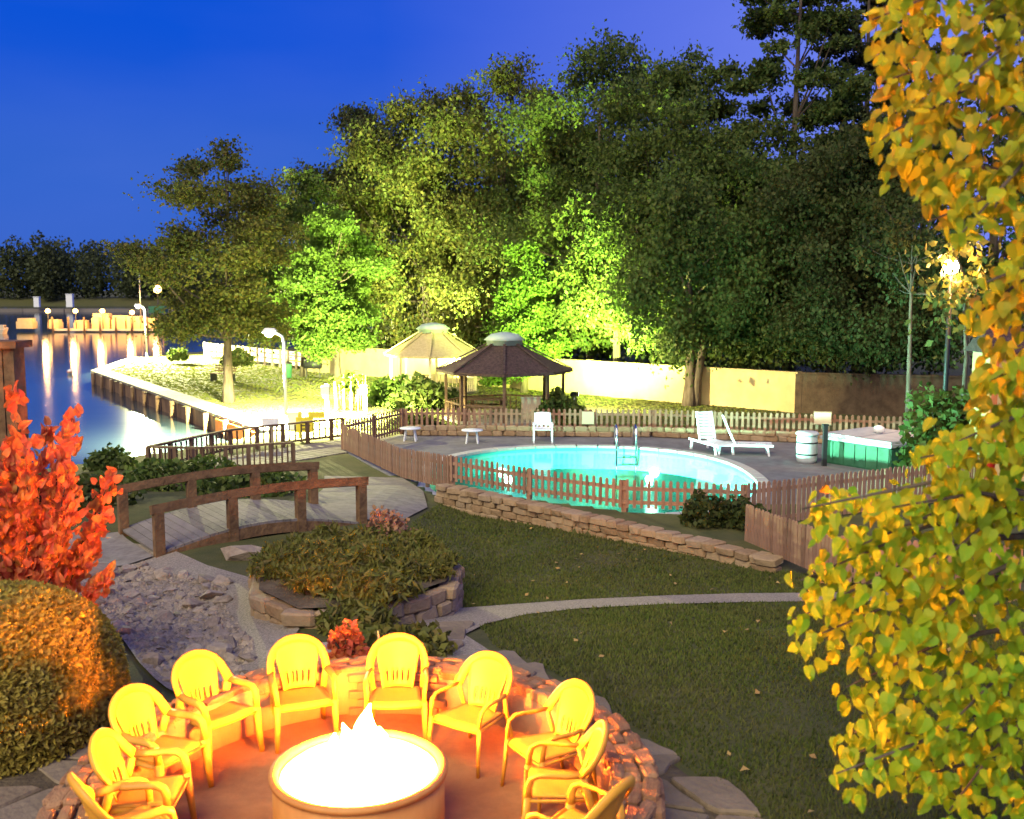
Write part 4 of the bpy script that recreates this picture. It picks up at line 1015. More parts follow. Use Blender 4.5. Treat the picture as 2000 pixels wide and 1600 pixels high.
MB().tube([(0, 0, 0), (0, 0, .3)], .04, 8).build('stake', M['dark'], g2, world=False)
MB().tube([(0, -.12, .26), (0, .1, .40)], [.10, .13], 12).build('housing', M['dark'], g2, world=False)
MB().tube([(0, .11, .405), (0, .12, .41)], .11, 12).build('lens', M['lamp'], g2, world=False)
s3 = light('assumed_uplight', 'SPOT', (-7.6, 46.2, -.45), 60000, (.9, 1, .36), .08, spot_size=R_(76), spot_blend=.8); aim(s3, (-9.9, 58, 4.2))
g3 = thing('assumed_spotlight', 'second assumed garden spotlight, added and hidden on the lawn behind the tan gazebo', 'lamp', (-2.6, 55.3, -.9))  # assumed source, added out of view to brighten the tall middle trees
MB().tube([(0, 0, 0), (0, 0, .3)], .04, 8).build('stake', M['dark'], g3, world=False)
MB().tube([(0, -.12, .26), (0, .1, .40)], [.10, .13], 12).build('housing', M['dark'], g3, world=False)
MB().tube([(0, .11, .405), (0, .12, .41)], .11, 12).build('lens', M['lamp'], g3, world=False)
s4 = light('assumed_uplight', 'SPOT', (-2.6, 55.55, -.35), 26000, (.85, 1, .32), .08, spot_size=R_(120), spot_blend=.8); aim(s4, (-2.6, 62, 5.5))
# amber lamp in the dark trees at right
al = thing('lamp_post', 'amber globe lamp glowing among the dark boughs at right', 'street lamp', (12.75, 30, -1.0))
MB().tube([(0, 0, 0), (0, 0, 5.6)], [.08, .06], 10).build('pole', M['dark'], al, world=False)
MB().lathe([(.02, 0), (.16, .06), (.22, .22), (.16, .38), (.02, .44)], (0, 0, 5.6), 14).build('globe', M['lamp_w'], al, world=False)
MB().lathe([(.10, 0), (.18, .02), (.02, .12)], (0, 0, 6.02), 12).build('cap', M['dark'], al, world=False)
light('amber_light', 'POINT', (12.75, 29.6, 4.75), 700, (1, .48, .16), .1)
rngl = np.random.default_rng(77)
tw = thing('shrub', 'orange lit twigs hanging round the amber lamp', 'shrub', (12.75, 29.4, -.8))
g = rngl.normal(size=(420, 3)) * np.array([.55, .35, .75]) + np.array([0, -.1, 5.2]); g = g[np.linalg.norm(g - np.array([0, 0, 5.62]), axis=1) > .42]
Vq, Fq_ = quads(g, .17, rngl, 1.5, .3); link('foliage', mesh_arr('foliage', Vq, Fq_), M['leaf_brown'], tw)
st = MB(); st.tube([(.3, .2, 0), (.35, .1, 3), (.1, 0, 5.4), (-.3, -.1, 6.2)], [.07, .06, .04, .01], 6)
st.tube([(.3, .05, 4.2), (.6, -.1, 5.4)], [.03, .01], 5); st.build('stem', M['bark'], tw, world=False)

# ------------------------------------------------------------------ docks out on the lake
def dockline(label, x0, x1, y, n):
    d = thing('floating_dock', label, 'dock', (x0, y, -1.75))
    L = x1 - x0
    for k in range(n):
        MB().box(((k + .5) * L / n, 0, .35), (L / n * .96, 2.4, .28)).build('deck_section', M['beige'], d, world=False)
    for k in range(n + 1):
        MB().tube([(k * L / n, -1.35, -.6), (k * L / n, -1.35, 2.2)], .16, 8).build('pile', M['wood'], d, world=False)
    return d
dockline('floating dock with piles and amber lamps out on the lake', -66.5, -50.5, 150, 7)
dl = []
lamps = [(-67.2, 1.2), (-63.2, 1.2), (-59.3, 1.2), (-55.0, 1.0), (-51.3, 1.4)]
for i, (x, z) in enumerate(lamps):
    t = thing('dock_lamp', ['amber dock lamp at the left end of the floating dock', 'amber dock lamp second from the left end of the dock', 'middle amber dock lamp above the covered box', 'amber dock lamp between the covered boxes and the white lamp post', 'amber dock lamp at the right end, seen beside the lone pine'][i], 'lamp', (x, 148.9, -1.27), 0, 'amber dock lamps')
    MB().tube([(0, 0, 0), (0, 0, z + 1.1)], .07, 8).build('pole', M['dark'], t, world=False)
    MB().lathe([(.05, 0), (.30, .1), (.34, .35), (.2, .58), (.03, .62)], (0, 0, z + 1.1), 12).build('globe', M['lamp_o'], t, world=False)
    light('dock_light', 'POINT', (x, 147.6, z + .35), 1300, (1, .52, .15), .35)
BG = 'canvas covered lockers on the floating dock'
for i, (x, w, h) in enumerate([(-71.0, 2.4, 1.5), (-66.8, 1.6, 1.3), (-62.9, 1.8, 1.2), (-59.9, 2.6, 2.2), (-57.2, 2.2, 1.9), (-55.2, 2.2, 1.8), (-52.9, 2.2, 1.5)]):
    t = thing('dock_locker', ['tan covered locker left of the lamps on the dock', 'tan covered locker under the left amber lamp', 'tan covered locker under the second amber lamp', 'largest tan locker with stacked cover mid dock', 'tan rounded cover right of the largest locker', 'tan cover next to the fourth amber lamp', 'low orange lit locker behind the far white lamp post'][i], 'locker', (x, 150.3, -1.25), 0, BG)
    MB().box((0, 0, h * .35), (w, 1.6, h * .7)).build('body', M['boatcover'], t, world=False)
    MB().box((0, 0, h * .86), (w * .86, 1.4, h * .3)).build('cover', M['boatcover'], t, world=False)
bt = thing('boat', 'small pale boat moored at the far left beside the dock', 'boat', (-71.8, 144, -1.75))
hull = MB(); 
prof = [(-1.6, .85), (-.8, 1.0), (.4, 1.0), (1.3, .7), (2.0, .05)]
V = []
for x_, w_ in prof: V += [(x_, -w_ * .7, -.1), (x_, -w_, .75 + .08 * x_), (x_, w_, .75 + .08 * x_), (x_, w_ * .7, -.1)]
hull.add(V, [(4 * i + j, 4 * i + 4 + j, 4 * i + 5 + j, 4 * i + 1 + j) for i in range(4) for j in range(3)] + [(0, 1, 2, 3)]); hull.build('hull', M['beige'], bt, world=False)
MB().box((-.1, 0, .95), (1.3, 1.3, .55)).build('cabin', M['beige'], bt, world=False); MB().box((.0, -.66, 1.0), (.8, .03, .25)).build('window', M['dark'], bt, world=False)
bt.rotation_euler = (0, 0, PI / 2 + .2)
fw = thing('breakwater', 'long low grey blue breakwater far across the lake', 'breakwater', (-120, 300, -1.75))
for k in range(14): MB().box((-70 + k * 12 + 6, (k % 2) * .15, .35), (11.8, 3, 1.2)).build('section', M['plank'], fw, world=False)
for i, x in enumerate((-137, -127.5)):
    t = thing('marker_post', ['short white marker post on the breakwater, left one', 'taller white marker post on the breakwater, right one'][i], 'post', (x, 297, -.3), 0, 'white marker posts')
    MB().box((0, 0, 1.4 + .4 * i), (1.5 + .3 * i, 1.2, 2.8 + .8 * i)).build('post', M['white'], t, world=False); MB().box((0, 0, 2.9 + .8 * i), (1.7 + .3 * i, 1.4, .2)).build('cap', M['white'], t, world=False)
mp = thing('mast', 'thin tall pale pole rising above the dock near the lone pine', 'pole', (-54.5, 151, -1.7))
MB().tube([(0, 0, 0), (0, 0, 8), (0, 0, 11.0), (-.5, 0, 11.6)], [.12, .09, .06, .04], 8).build('pole', M['metal'], mp, world=False); MB().box((0, 0, 2), (.4, .4, .6)).build('bracket', M['metal'], mp, world=False)
ol = thing('lamp_post', 'amber globe lamp on a dark post left of the lone pine', 'street lamp', (-47.8, 139, -1.7))
MB().tube([(0, 0, 0), (0, 0, 5.6)], .09, 8).build('pole', M['dark'], ol, world=False)
MB().lathe([(.05, 0), (.45, .2), (.55, .6), (.3, 1.0), (.03, 1.06)], (0, 0, 5.6), 12).build('globe', M['lamp_o'], ol, world=False)
MB().box((0, 0, 3.4), (2.2, 1.4, .9)).build('awning', M['spagreen'], ol, world=False)
# small float
bu = thing('buoy', 'tiny white buoy floating by the second lamp reflection', 'buoy', (-31.5, 72.8, -1.78))
MB().lathe([(.02, 0), (.16, .08), (.2, .2), (.14, .34), (.03, .4)], (0, 0, 0), 10).build('float', M['white'], bu, world=False); MB().lathe([(.205, .16), (.215, .2), (.205, .24)], (0, 0, 0), 10).build('band', M['orange'], bu, world=False)

# ------------------------------------------------------------------ poolside furniture
def plastic_chair(label, x, y, rz, group=None):
    t = dup(ch0, (x, y, -.995), rz, label, group)
    if not group and 'group' in t: del t['group']
    return t
def stackchair():
    t = thing('pool_chair', 'white high-backed pool chair facing the water by the far fence', 'chair', (1.05, 34.6, -1.0), PI)
    m = M['whitepl']
    MB().panel(lambda u, v: ((u - .5) * .62, lerp(-.25, .28, v), .42 + .03 * v), [i / 6 for i in range(7)], [i / 6 for i in range(7)], .02).build('seat', m, t, world=False)
    MB().panel(lambda u, v: ((u - .5) * lerp(.62, .56, v), lerp(-.25, -.38, v), lerp(.42, 1.0, v) - .03 * abs(u - .5) * 2), [i / 8 for i in range(9)], [i / 8 for i in range(9)], .02, keep=lambda i, j: not (j == 1 and i in (1, 3, 5, 7))).build('backrest', m, t, world=False)
    for s_ in (-1, 1):
        MB().bar((s_ * .32, -.28, .64), (s_ * .32, .26, .64), .06, .03).build('armrest', m, t, world=False)
        MB().bar((s_ * .31, .26, 0), (s_ * .31, .26, .64), .05, .05).build('leg', m, t, world=False)
        MB().bar((s_ * .31, -.32, 0), (s_ * .31, -.26, .64), .05, .05).build('leg', m, t, world=False)
    return t
stackchair()
def chaise(label, x, y, rz, up=62):
    t = thing('sun_lounger', label, 'sun lounger', (x, y, -1.0), rz, 'white sun loungers by the pool'); m = M['whitepl']
    for s_ in (-1, 1): MB().bar((s_ * .31, -.75, .32), (s_ * .31, 1.05, .32), .05, .07).build('side_rail', m, t, world=False)
    for k in range(12): MB().box((0, -.05 + k * .095, .335), (.58, .075, .025)).build('slat', m, t, world=False)
    a = R_(up); O_ = Vector((0, -.12, .34)); dr = Vector((0, -math.cos(a), math.sin(a)))
    for s_ in (-1, 1): MB().bar(O_ + Vector((s_ * .29, 0, 0)), O_ + Vector((s_ * .27, 0, 0)) + dr * .95, .05, .05).build('back_frame', m, t, world=False)
    for k in range(9):
        c = O_ + dr * (.10 + k * .10); MB().box(c, (.54, .02, .08), rot=Matrix.Rotation(-(PI / 2 - a), 3, 'X')).build('back_slat', m, t, world=False)
    for s_ in (-1, 1):
        for yy in (-.62, .92): MB().bar((s_ * .31, yy, 0), (s_ * .31, yy * .93, .30), .06, .06).build('leg', m, t, world=False)
    return t
chaise('white slatted sun lounger with raised back, side-on behind the pool', 7.15, 32.0, R_(-98), 66)
chaise('white sun lounger seen end-on, just left of the side-on one', 6.35, 32.6, R_(200), 74)
# hot tub, barrel, board, low tables
ht = thing('hot_tub', 'square green sided hot tub with pale cover behind the right fence', 'hot tub', (10.95, 30.2, -1.0), .62)
MB().box((0, 0, .36), (2.3, 2.3, .72)).build('skirt', M['spagreen'], ht, world=False)
for s_ in (-1, 1):
    for k in range(6):
        MB().box((s_ * 1.16, -.95 + k * .38, .36), (.03, .34, .64)).build('side_panel', M['spagreen'], ht, world=False)
        MB().box((-.95 + k * .38, s_ * 1.16, .36), (.34, .03, .64)).build('side_panel', M['spagreen'], ht, world=False)
MB().box((0, 0, .76), (2.44, 2.44, .09)).build('rim', M['spatop'], ht, world=False)
MB().box((0, .59, .85), (2.3, 1.15, .10)).build('cover_half', M['spatop'], ht, world=False); MB().box((0, -.59, .84), (2.3, 1.15, .08)).build('cover_half', M['spatop'], ht, world=False)
MB().lathe([(.06, 0), (.16, .06), (.15, .18), (.04, .24)], (.1, .1, .90), 12).build('float', M['white'], ht, world=False)
brl = thing('barrel', 'pale grey barrel with a lid left of the hot tub', 'barrel', (8.85, 30.4, -1.0))
MB().lathe([(.27, 0), (.30, .1), (.31, .45), (.30, .8), (.28, .84)], (0, 0, 0), 20).build('body', M['spatop'], brl, world=False)
MB().lathe([(.33, .84), (.35, .88), (.30, .94), (.05, .97)], (0, 0, 0), 20).build('lid', M['spatop'], brl, world=False)
for z in (.25, .6): MB().lathe([(.315, z), (.325, z + .02), (.315, z + .04)], (0, 0, 0), 20).build('hoop', M['dark'], brl, world=False)
po = thing('post', 'dark post standing between the barrel and the hot tub', 'post', (9.2, 29.8, -1.0))
MB().box((0, 0, .6), (.12, .12, 1.2)).build('shaft', M['dark'], po, world=False); MB().box((0, 0, 1.22), (.16, .16, .04)).build('cap', M['dark'], po, world=False)
sg = thing('notice_board', 'blank beige board fixed to the far fence above the barrel', 'sign', (10.5, 34.35, -.35), -.27)
MB().box((0, 0, .2), (.55, .03, .40)).build('panel', M['beige'], sg, world=False); MB().box((0, .03, .2), (.60, .03, .46)).build('backing', M['picket'], sg, world=False)
sg = thing('notice_board', 'small pale board on the far fence right of the pool chair', 'sign', (2.7, 36.1, -.55), -.05)
MB().box((0, 0, .2), (.42, .03, .44)).build('panel', M['beige'], sg, world=False); MB().box((0, .03, .2), (.46, .03, .48)).build('backing', M['picket'], sg, world=False)
def lowtable(label, x, y):
    t = thing('side_table', label, 'table', (x, y, -1.0), 0, 'white poolside tables')
    MB().lathe([(.02, .42), (.36, .42), (.37, .44), (.36, .46), (.02, .46)], (0, 0, 0), 20).build('tabletop', M['whitepl'], t, world=False)
    for k in range(4): a = PI / 4 + k * PI / 2; MB().bar((.28 * math.cos(a), .28 * math.sin(a), 0), (.2 * math.cos(a), .2 * math.sin(a), .42), .04, .04).build('leg', M['whitepl'], t, world=False)
lowtable('round white low table near the left end of the far fence', -1.35, 34.4)
lowtable('round white low table nearer the corner by the boardwalk', -3.5, 34.9)
# signs and white panels by the walkway
ys_ = thing('sign_board', 'yellow sign board on a post by the boardwalk', 'sign', (-7.15, 35.0, -1.0), .05)
MB().box((0, 0, .55), (.58, .04, .52)).build('panel', M['yellow'], ys_, world=False); MB().box((-.17, .03, .55), (.10, .05, .95)).build('post', M['yellow'], ys_, world=False)
MB().box((.42, .0, .88), (.55, .04, .20)).build('arm_board', M['yellow'], ys_, world=False)
for z, w in ((.66, .3), (.52, .34), (.40, .22)): MB().box((.03, -.024, z), (w, .008, .04)).build('mark', M['dark'], ys_, world=False)
wb = thing('sign_board', 'blank white board on a pale post in front of the lamp post', 'sign', (-8.0, 33.6, -1.0), .1)
MB().box((0, 0, .80), (.56, .05, .30)).build('panel', M['white'], wb, world=False); MB().box((.02, .04, .36), (.16, .06, .9)).build('post', M['beige'], wb, world=False)
bx = thing('dock_box', 'white dock box on the seawall right of the lamp post', 'dock box', (-8.05, 37.9, -1.0), .1)
MB().box((0, 0, .32), (.55, .5, .62)).build('body', M['white'], bx, world=False); MB().box((0, 0, .66), (.60, .56, .07)).build('lid', M['white'], bx, world=False)
gr = thing('barbecue_grill', 'black barbecue grill on legs before the cream wall', 'grill', (-11.8, 60.6, -1.0))
MB().tube([(-.5, 0, .85), (.5, 0, .85)], .28, 12).build('drum', M['dark'], gr, world=False)
for sx_ in (-1, 1): MB().bar((sx_ * .4, 0, 0), (sx_ * .4, 0, .7), .06, .06).build('leg', M['dark'], gr, world=False)
MB().box((.72, 0, .85), (.3, .4, .04)).build('shelf', M['dark'], gr, world=False)
tcn = thing('trash_bin', 'dark green bin standing left of the grill', 'bin', (-13.4, 61.0, -1.0))
MB().lathe([(.24, 0), (.28, .8), (.28, .82)], (0, 0, 0), 14).build('body', M['spagreen'], tcn, world=False); MB().lathe([(.30, .82), (.28, .92), (.06, .98)], (0, 0, 0), 14).build('lid', M['dark'], tcn, world=False)
bn = thing('bench', 'dark park bench on the lawn beside the little tree', 'bench', (-16.6, 58.5, -1.0), -.4)
for k in range(4): MB().box((0, -.18 + k * .12, .45), (1.5, .10, .04)).build('seat_slat', M['wood'], bn, world=False)
for k in range(3): MB().box((0, .30 + .03 * k, .60 + k * .13), (1.5, .03, .10)).build('back_slat', M['wood'], bn, world=False)
for s_ in (-1, 1): MB().box((s_ * .65, .05, .22), (.06, .5, .44)).build('leg', M['dark'], bn, world=False)

# ------------------------------------------------------------------ shrubs and plants of the park
shrub('shrub', 'small dark umbrella shaped tree by the park bench', -15.3, 57.0, .9, .9, 900, .16, M['leaf_dark'], 51, z=.0)
shrub('shrub', 'pale small plant on the brightest patch of far lawn', -23.8, 73, .8, .9, 500, .18, M['leaf_oak'], 52, z=-.8)
shrub('shrub', 'dark loose bush in front of the tan gazebo', -3.9, 45, 1.5, 1.3, 1500, .2, M['leaf_oak'], 53)
shrub('shrub', 'silvery green shrub glowing beside the tan gazebo', -5.3, 46.5, 1.4, 1.2, 1500, .18, M['leaf_fresh'], 54)
shrub('shrub', 'dark bush right of the dark gazebo posts', 1.75, 39.8, .95, 1.25, 1600, .14, M['leaf_oak'], 55)
shrub('shrub', 'round clipped bush at the right edge of the gazebo', 2.3, 40.6, .6, .9, 900, .12, M['leaf_oak'], 56)
shrub('shrub', 'dark mounded bush at the left end of the far fence', -3.6, 38.0, 1.0, .55, 1000, .12, M['leaf_dark'], 57)
shrub('shrub', 'green bush beside the yellow hut at the right', 11.6, 27.2, 1.25, 2.7, 2600, .16, M['leaf_oak'], 58, droop=.2)
shrub('shrub', 'dark low bush left of the near fence end below the pool', 3.95, 20.6, .55, .6, 900, .09, M['leaf_dark'], 59)
shrub('shrub', 'dark low bush in the corner where the two fences meet', 4.65, 20.5, .55, .55, 900, .09, M['leaf_dark'], 60)
shrub('shrub', 'little dark green bush at the water behind the red shrub', -11.7, 29.5, .7, .6, 700, .12, M['leaf_oak'], 61)
shrub('shrub', 'low green bank planting under the boardwalk railing', -8.4, 25.5, 1.6, .7, 1600, .12, M['leaf_oak'], 62)
shrub('shrub', 'low green clump seen between the bridge rails', -6.2, 23.8, 1.3, .55, 1300, .12, M['leaf_oak'], 63)
shrub('shrub', 'dark scrub on the bank left of the bridge', -9.6, 21.5, 1.6, .6, 1400, .12, M['leaf_dark'], 64)
# broad leaved plant (canna) by the pedestals: stalks and big leaves
cp = thing('canna_plant', 'clump of tall broad leaved plants next to the shorter pedestal', 'plant', (-6.9, 44.2, -1.0))
r = random.Random(3)
for k in range(26):
    a = r.uniform(0, 6.3); d = r.uniform(.1, .9); h = r.uniform(.7, 1.6); bx_, by_ = d * math.cos(a), d * .6 * math.sin(a)
    s_ = MB(); s_.tube([(bx_, by_, 0), (bx_ * 1.1, by_, h)], [.04, .02], 5); s_.build('stem', M['stalk'], cp, world=False)
    lf_ = MB()
    for q in range(3):
        aa = r.uniform(0, 6.3); L = r.uniform(.45, .8); W = .11; zz = h * r.uniform(.6, 1)
        d2 = Vector((math.cos(aa), math.sin(aa), 0)); sd = Vector((-d2.y, d2.x, 0)); o_ = Vector((bx_, by_, zz))
        lf_.add([o_, o_ + d2 * L * .4 + sd * W + Vector((0, 0, .22)), o_ + d2 * L + Vector((0, 0, .12)), o_ + d2 * L * .4 - sd * W + Vector((0, 0, .22))], [(0, 1, 2, 3)])
    lf_.build('leaf', M['leaf_fresh'], cp, world=False)

# ------------------------------------------------------------------ planter bed by the bridge
PL = [(-3.75, 14.9), (-3.45, 13.5), (-2.75, 12.75), (-2.0, 12.8), (-1.35, 13.3), (-.90, 13.9), (-.85, 14.9), (-1.35, 16.0), (-2.3, 16.9), (-3.3, 16.5)]
pl = thing('planter_bed', 'raised round garden bed with a low stone edge between bridge and path', 'planter', (-2.3, 14.6, -.3))
def zpl(x, y): return .02 + .16 * math.sin(max(0, 1 - math.hypot(x + 2.3, y - 14.6) / 2.2) * 1.57) - .10 * (1 if False else sstep(14, 16.8, y))
o = sheet('bed_soil', [(-2.3 + (x + 2.3) * .985, 14.6 + (y - 14.6) * .985) for x, y in PL], M['soil'], 0, .25, None, zpl); o.parent = pl; o.location = (2.3, -14.6, .3)
r = random.Random(19); cum = [0]; LP = PL + PL[:1]
for a, b in zip(LP, LP[1:]): cum.append(cum[-1] + math.hypot(b[0] - a[0], b[1] - a[1]))
core = MB()
for a, b in zip(LP, LP[1:]): core.bar((-2.3 + (a[0] + 2.3) * .97, 14.6 + (a[1] - 14.6) * .97, -.26), (-2.3 + (b[0] + 2.3) * .97, 14.6 + (b[1] - 14.6) * .97, -.26), .14, .5)
core.build('core', M['mortar'], pl)
for row in range(3):
    t = r.uniform(0, .2)
    while t < cum[-1]:
        w = r.uniform(.24, .5); u = min(cum[-1], t + w / 2); x = float(np.interp(u, cum, [p[0] for p in LP])); y = float(np.interp(u, cum, [p[1] for p in LP]))
        u2 = min(cum[-1], u + .06); x2 = float(np.interp(u2, cum, [p[0] for p in LP])); y2 = float(np.interp(u2, cum, [p[1] for p in LP]))
        ang = math.atan2(y2 - y, x2 - x)
        link('stone', r.choice(STN), None, pl, (x + 2.3, y - 14.6, .24 - row * .185), (r.uniform(-.05, .05), r.uniform(-.05, .05), ang), (w * .96, r.uniform(.2, .28), .19)); t += w
BP = [(-3.25, 14.3, .5, .35, 'bed_leaves', 'low dry clump at the left front stones of the planter'),
      (-2.6, 13.6, .55, .4, 'bed_leaves', 'low mixed clump above the left front stones of the planter'),
      (-3.2, 15.6, .5, .4, 'bed_leaves', 'low clump at the far left rim of the planter'),
      (-1.2, 14.7, .4, .3, 'bed_leaves', 'thin low clump at the far right rim of the planter'),
      (-2.9, 16.1, .75, .55, 'bed_leaves', 'dense green clump in the planter nearest the bridge deck'),
      (-2.1, 15.9, .6, .6, 'bed_leaves', 'green clump with upright shoots at the back of the planter'),
      (-1.45, 15.4, .5, .55, 'bed_leaves', 'yellow green tuft at the back right of the planter'),
      (-2.9, 15.0, .6, .45, 'bed_leaves', 'spreading green clump at the left of the planter'),
      (-2.1, 14.6, .6, .45, 'bed_leaves', 'low olive clump in the middle of the planter'),
      (-1.5, 14.2, .55, .35, 'bed_leaves', 'dry low clump at the right rim of the planter'),
      (-1.95, 12.6, .5, .62, 'bed_leaves', 'grassy clump spilling over the front stones of the planter'),
      (-1.75, 13.2, .5, .55, 'bed_leaves', 'feathery clump above the front edge of the planter')]
BP += [(-2.5, 15.5, .55, .5, 0, 'middle green tuft of the planter, behind the olive clump'), (-1.75, 15.0, .5, .45, 0, 'light green tuft right of the middle of the planter'), (-1.2, 14.2, .4, .3, 0, 'small dry tuft next to the right stones of the planter'), (-3.4, 14.9, .45, .4, 0, 'small tuft by the leftmost stones of the planter'), (-2.2, 13.4, .5, .4, 0, 'tuft just inside the front stones of the planter'), (-2.9, 14.3, .5, .4, 0, 'tuft in the left half of the planter, right of the dry clump'), (-1.6, 15.8, .45, .5, 0, 'taller tuft by the back right stones of the planter')]
for i, (x, y, R, h, mm, lab) in enumerate(BP):
    shrub('bed_plant', lab, x, y, R * 1.0, h * .52, 1500, .042, M['leaf_bed'], 80 + i, 'plant', 'plants in the raised bed', 4.4, z=(zpl(x, y) - .02 if y > 12.9 else hz(x, y)), droop=-.35, shell=.05)
shrub('flower_clump', 'dusty red flowers at the back of the planter by the bridge', -2.05, 16.3, .42, .5, 600, .06, M['dusty'], 91, 'flowers', z=zpl(-2.05, 16.4) + .1)
shrub('flower_clump', 'low heap of bright red leaves behind the two middle chairs', -1.83, 10.95, .24, .42, 520, .06, M['leaf_red'], 92, 'plant', z=.0)
shrub('bed_plant', 'low dark ground cover behind the back of the fire ring', -1.35, 11.5, .7, .25, 900, .09, M['leaf_bed'], 93, 'plant')
st_ = thing('dried_stalks', 'tuft of pale upright stalks behind the chair right of the brick', 'plant', (-1.25, 10.75, 0))
r = random.Random(14)
for k in range(9):
    x, y = r.uniform(-.19, .19), r.uniform(-.1, .1); h = r.uniform(.2, .5)
    MB().tube([(x, y, 0), (x * 1.2, y, h * .5), (x * 1.35, y, h)], [.012, .026, .006], 6).build('stalk', M['stalk'], st_, world=False)

# ------------------------------------------------------------------ clipped round hedge, red shrub, wooden post
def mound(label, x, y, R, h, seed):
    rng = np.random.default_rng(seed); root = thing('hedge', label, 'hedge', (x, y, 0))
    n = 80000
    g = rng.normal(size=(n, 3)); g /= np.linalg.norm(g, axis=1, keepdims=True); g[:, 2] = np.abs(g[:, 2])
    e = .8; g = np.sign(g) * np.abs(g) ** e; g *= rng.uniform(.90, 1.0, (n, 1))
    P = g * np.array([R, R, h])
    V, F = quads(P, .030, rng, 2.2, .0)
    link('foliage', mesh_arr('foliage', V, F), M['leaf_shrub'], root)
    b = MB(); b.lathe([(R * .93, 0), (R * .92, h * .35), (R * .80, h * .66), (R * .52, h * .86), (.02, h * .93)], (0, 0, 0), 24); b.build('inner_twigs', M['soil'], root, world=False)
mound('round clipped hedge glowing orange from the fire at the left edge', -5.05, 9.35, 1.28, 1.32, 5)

def leaf_mesh(name, seed, w=.9, tip=.25):
    """one heart shaped leaf, unit length along +Y, folded on its midrib"""
    r = random.Random(seed); half = [(.0, .0), (.22, -.08), (.42, .05), (.48, .28), (.40, .55), (.22, .80), (.0, 1.0)]
    V = [(0, .0, 0), (0, .5, -.03), (0, 1.0, -.14)]; fold = r.uniform(-.05, .45); curl = r.uniform(-.25, .45); w = w * r.uniform(.7, 1.08)
    Rg = [(x * w, y, fold * x * 2 - curl * y * y) for x, y in half[1:-1]]; Lf = [(-x, y, z + r.uniform(-.02, .02)) for x, y, z in Rg]
    V += Rg + Lf
    F = [(0, 3, 4, 1), (1, 4, 5), (1, 5, 6), (1, 6, 7, 2), (0, 1, 9, 8), (1, 10, 9), (1, 11, 10), (1, 2, 12, 11)]
    me = bpy.data.meshes.new(name); me.from_pydata(V, [], F); me.update()
    return me, V, F
def leafy(root, base, spots, m, n_obj, variants, stuff_name='leaves'):
    """spots: (pos, direction, up, size) in the parent's frame, the ones nearest the viewer first"""
    ms = [leaf_mesh('leaf', s) for s in range(variants)]
    for q in ms: q[0].materials.append(m)
    VV = []; FF = []
    for i, (p, d, u, s) in enumerate(spots):
        d = Vector(d).normalized(); x = d.cross(Vector(u))
        if x.length < 1e-4: x = d.orthogonal()
        x.normalize(); z = x.cross(d); R3 = Matrix((x, d, z)).transposed()
        k = i % variants
        if i < n_obj:
            o = link('leaf', ms[k][0], None, root); o.matrix_local = Matrix.Translation(p) @ R3.to_4x4() @ Matrix.Scale(s, 4)
        else:
            o0 = len(VV); VV += [tuple(Vector(p) + R3 @ (Vector(v) * s)) for v in ms[k][1]]; FF += [tuple(j + o0 for j in f) for f in ms[k][2]]
    if VV:
        me = bpy.data.meshes.new('leaves'); me.from_pydata(VV, [], FF); me.update()
        link(stuff_name, me, m, root, kind='stuff')

# yellow leaved tree close at the right
VB = [(1.99, 5.85), (1.97, 5.46), (2.05, 5.09), (2.02, 4.92), (2.18, 4.8), (2.3, 4.71), (2.37, 4.48), (2.52, 4.39), (2.63, 4.6), (2.83, 4.6), (2.93, 4.45), (2.68, 4.13), (2.69, 3.89), (2.65, 3.65), (2.72, 3.44), (2.52, 3.23), (2.4, 3.1), (2.53, 3.01), (2.14, 2.86), (1.71, 2.84), (1.68, 2.73), (1.97, 2.48), (1.68, 2.32), (1.61, 1.97), (1.77, 1.85), (2.14, 1.88), (1.99, 1.75), (2.0, 1.52), (2.13, 1.46), (1.88, 1.29), (2.02, 1.06), (2.4, 1.03), (2.69, .86), (2.86, .66), (3.56, .5), (3.6, 6.3), (2.0, 6.3)]
vt = thing('redbud_tree', 'close tree at the right with yellow and green heart shaped leaves', 'tree', (3.55, 6.3, 0))
tk = MB(); tk.tube([(0, 0, -.1), (.03, .02, 1.5), (-.02, .05, 3.2), (.05, .1, 5.0), (.1, .1, 7.2)], [.15, .12, .10, .075, .03], 10); tk.build('trunk', M['bark'], vt, world=False)
r = random.Random(41); spots = []; brn = MB()
tips = [(1.72, 2.82), (1.70, 2.30), (1.62, 2.0), (1.78, 1.9), (2.0, 1.55), (1.9, 1.3), (2.05, 1.1), (2.42, 1.05), (2.7, .9), (2.42, 3.1), (2.55, 3.25), (2.70, 3.6), (2.70, 3.95), (2.66, 4.15), (2.4, 4.5), (2.2, 4.82), (2.05, 4.95), (2.05, 5.3), (2.0, 5.6), (2.1, 5.95), (2.5, 4.42), (1.98, 2.5), (2.2, 2.86), (2.3, 2.0), (2.85, 4.5), (2.4, 5.2), (2.5, 2.4), (2.6, 1.5), (2.5, 5.6), (2.8, 5.3)]
for (x, z) in tips:
    y = r.uniform(5.7, 6.4); e = Vector((x + max(0, y - 6) * .42 - 3.55, y - 6.3, z)); st0 = Vector((0, .03, max(.9, z + r.uniform(-.3, .7)))); md = st0.lerp(e, .55) + Vector((0, 0, .16))
    brn.tube([st0, st0.lerp(md, .6) + Vector((0, 0, .05)), md, e], [.028, .02, .013, .005], 5, False)
    for k in range(34):
        t = r.uniform(.25, 1.0) ** .7; p = (st0.lerp(md, t / .55) if t < .55 else md.lerp(e, (t - .55) / .45)); p = p + Vector((r.gauss(0, .055), r.gauss(0, .10), r.gauss(0, .07)))
        spots.append(p)
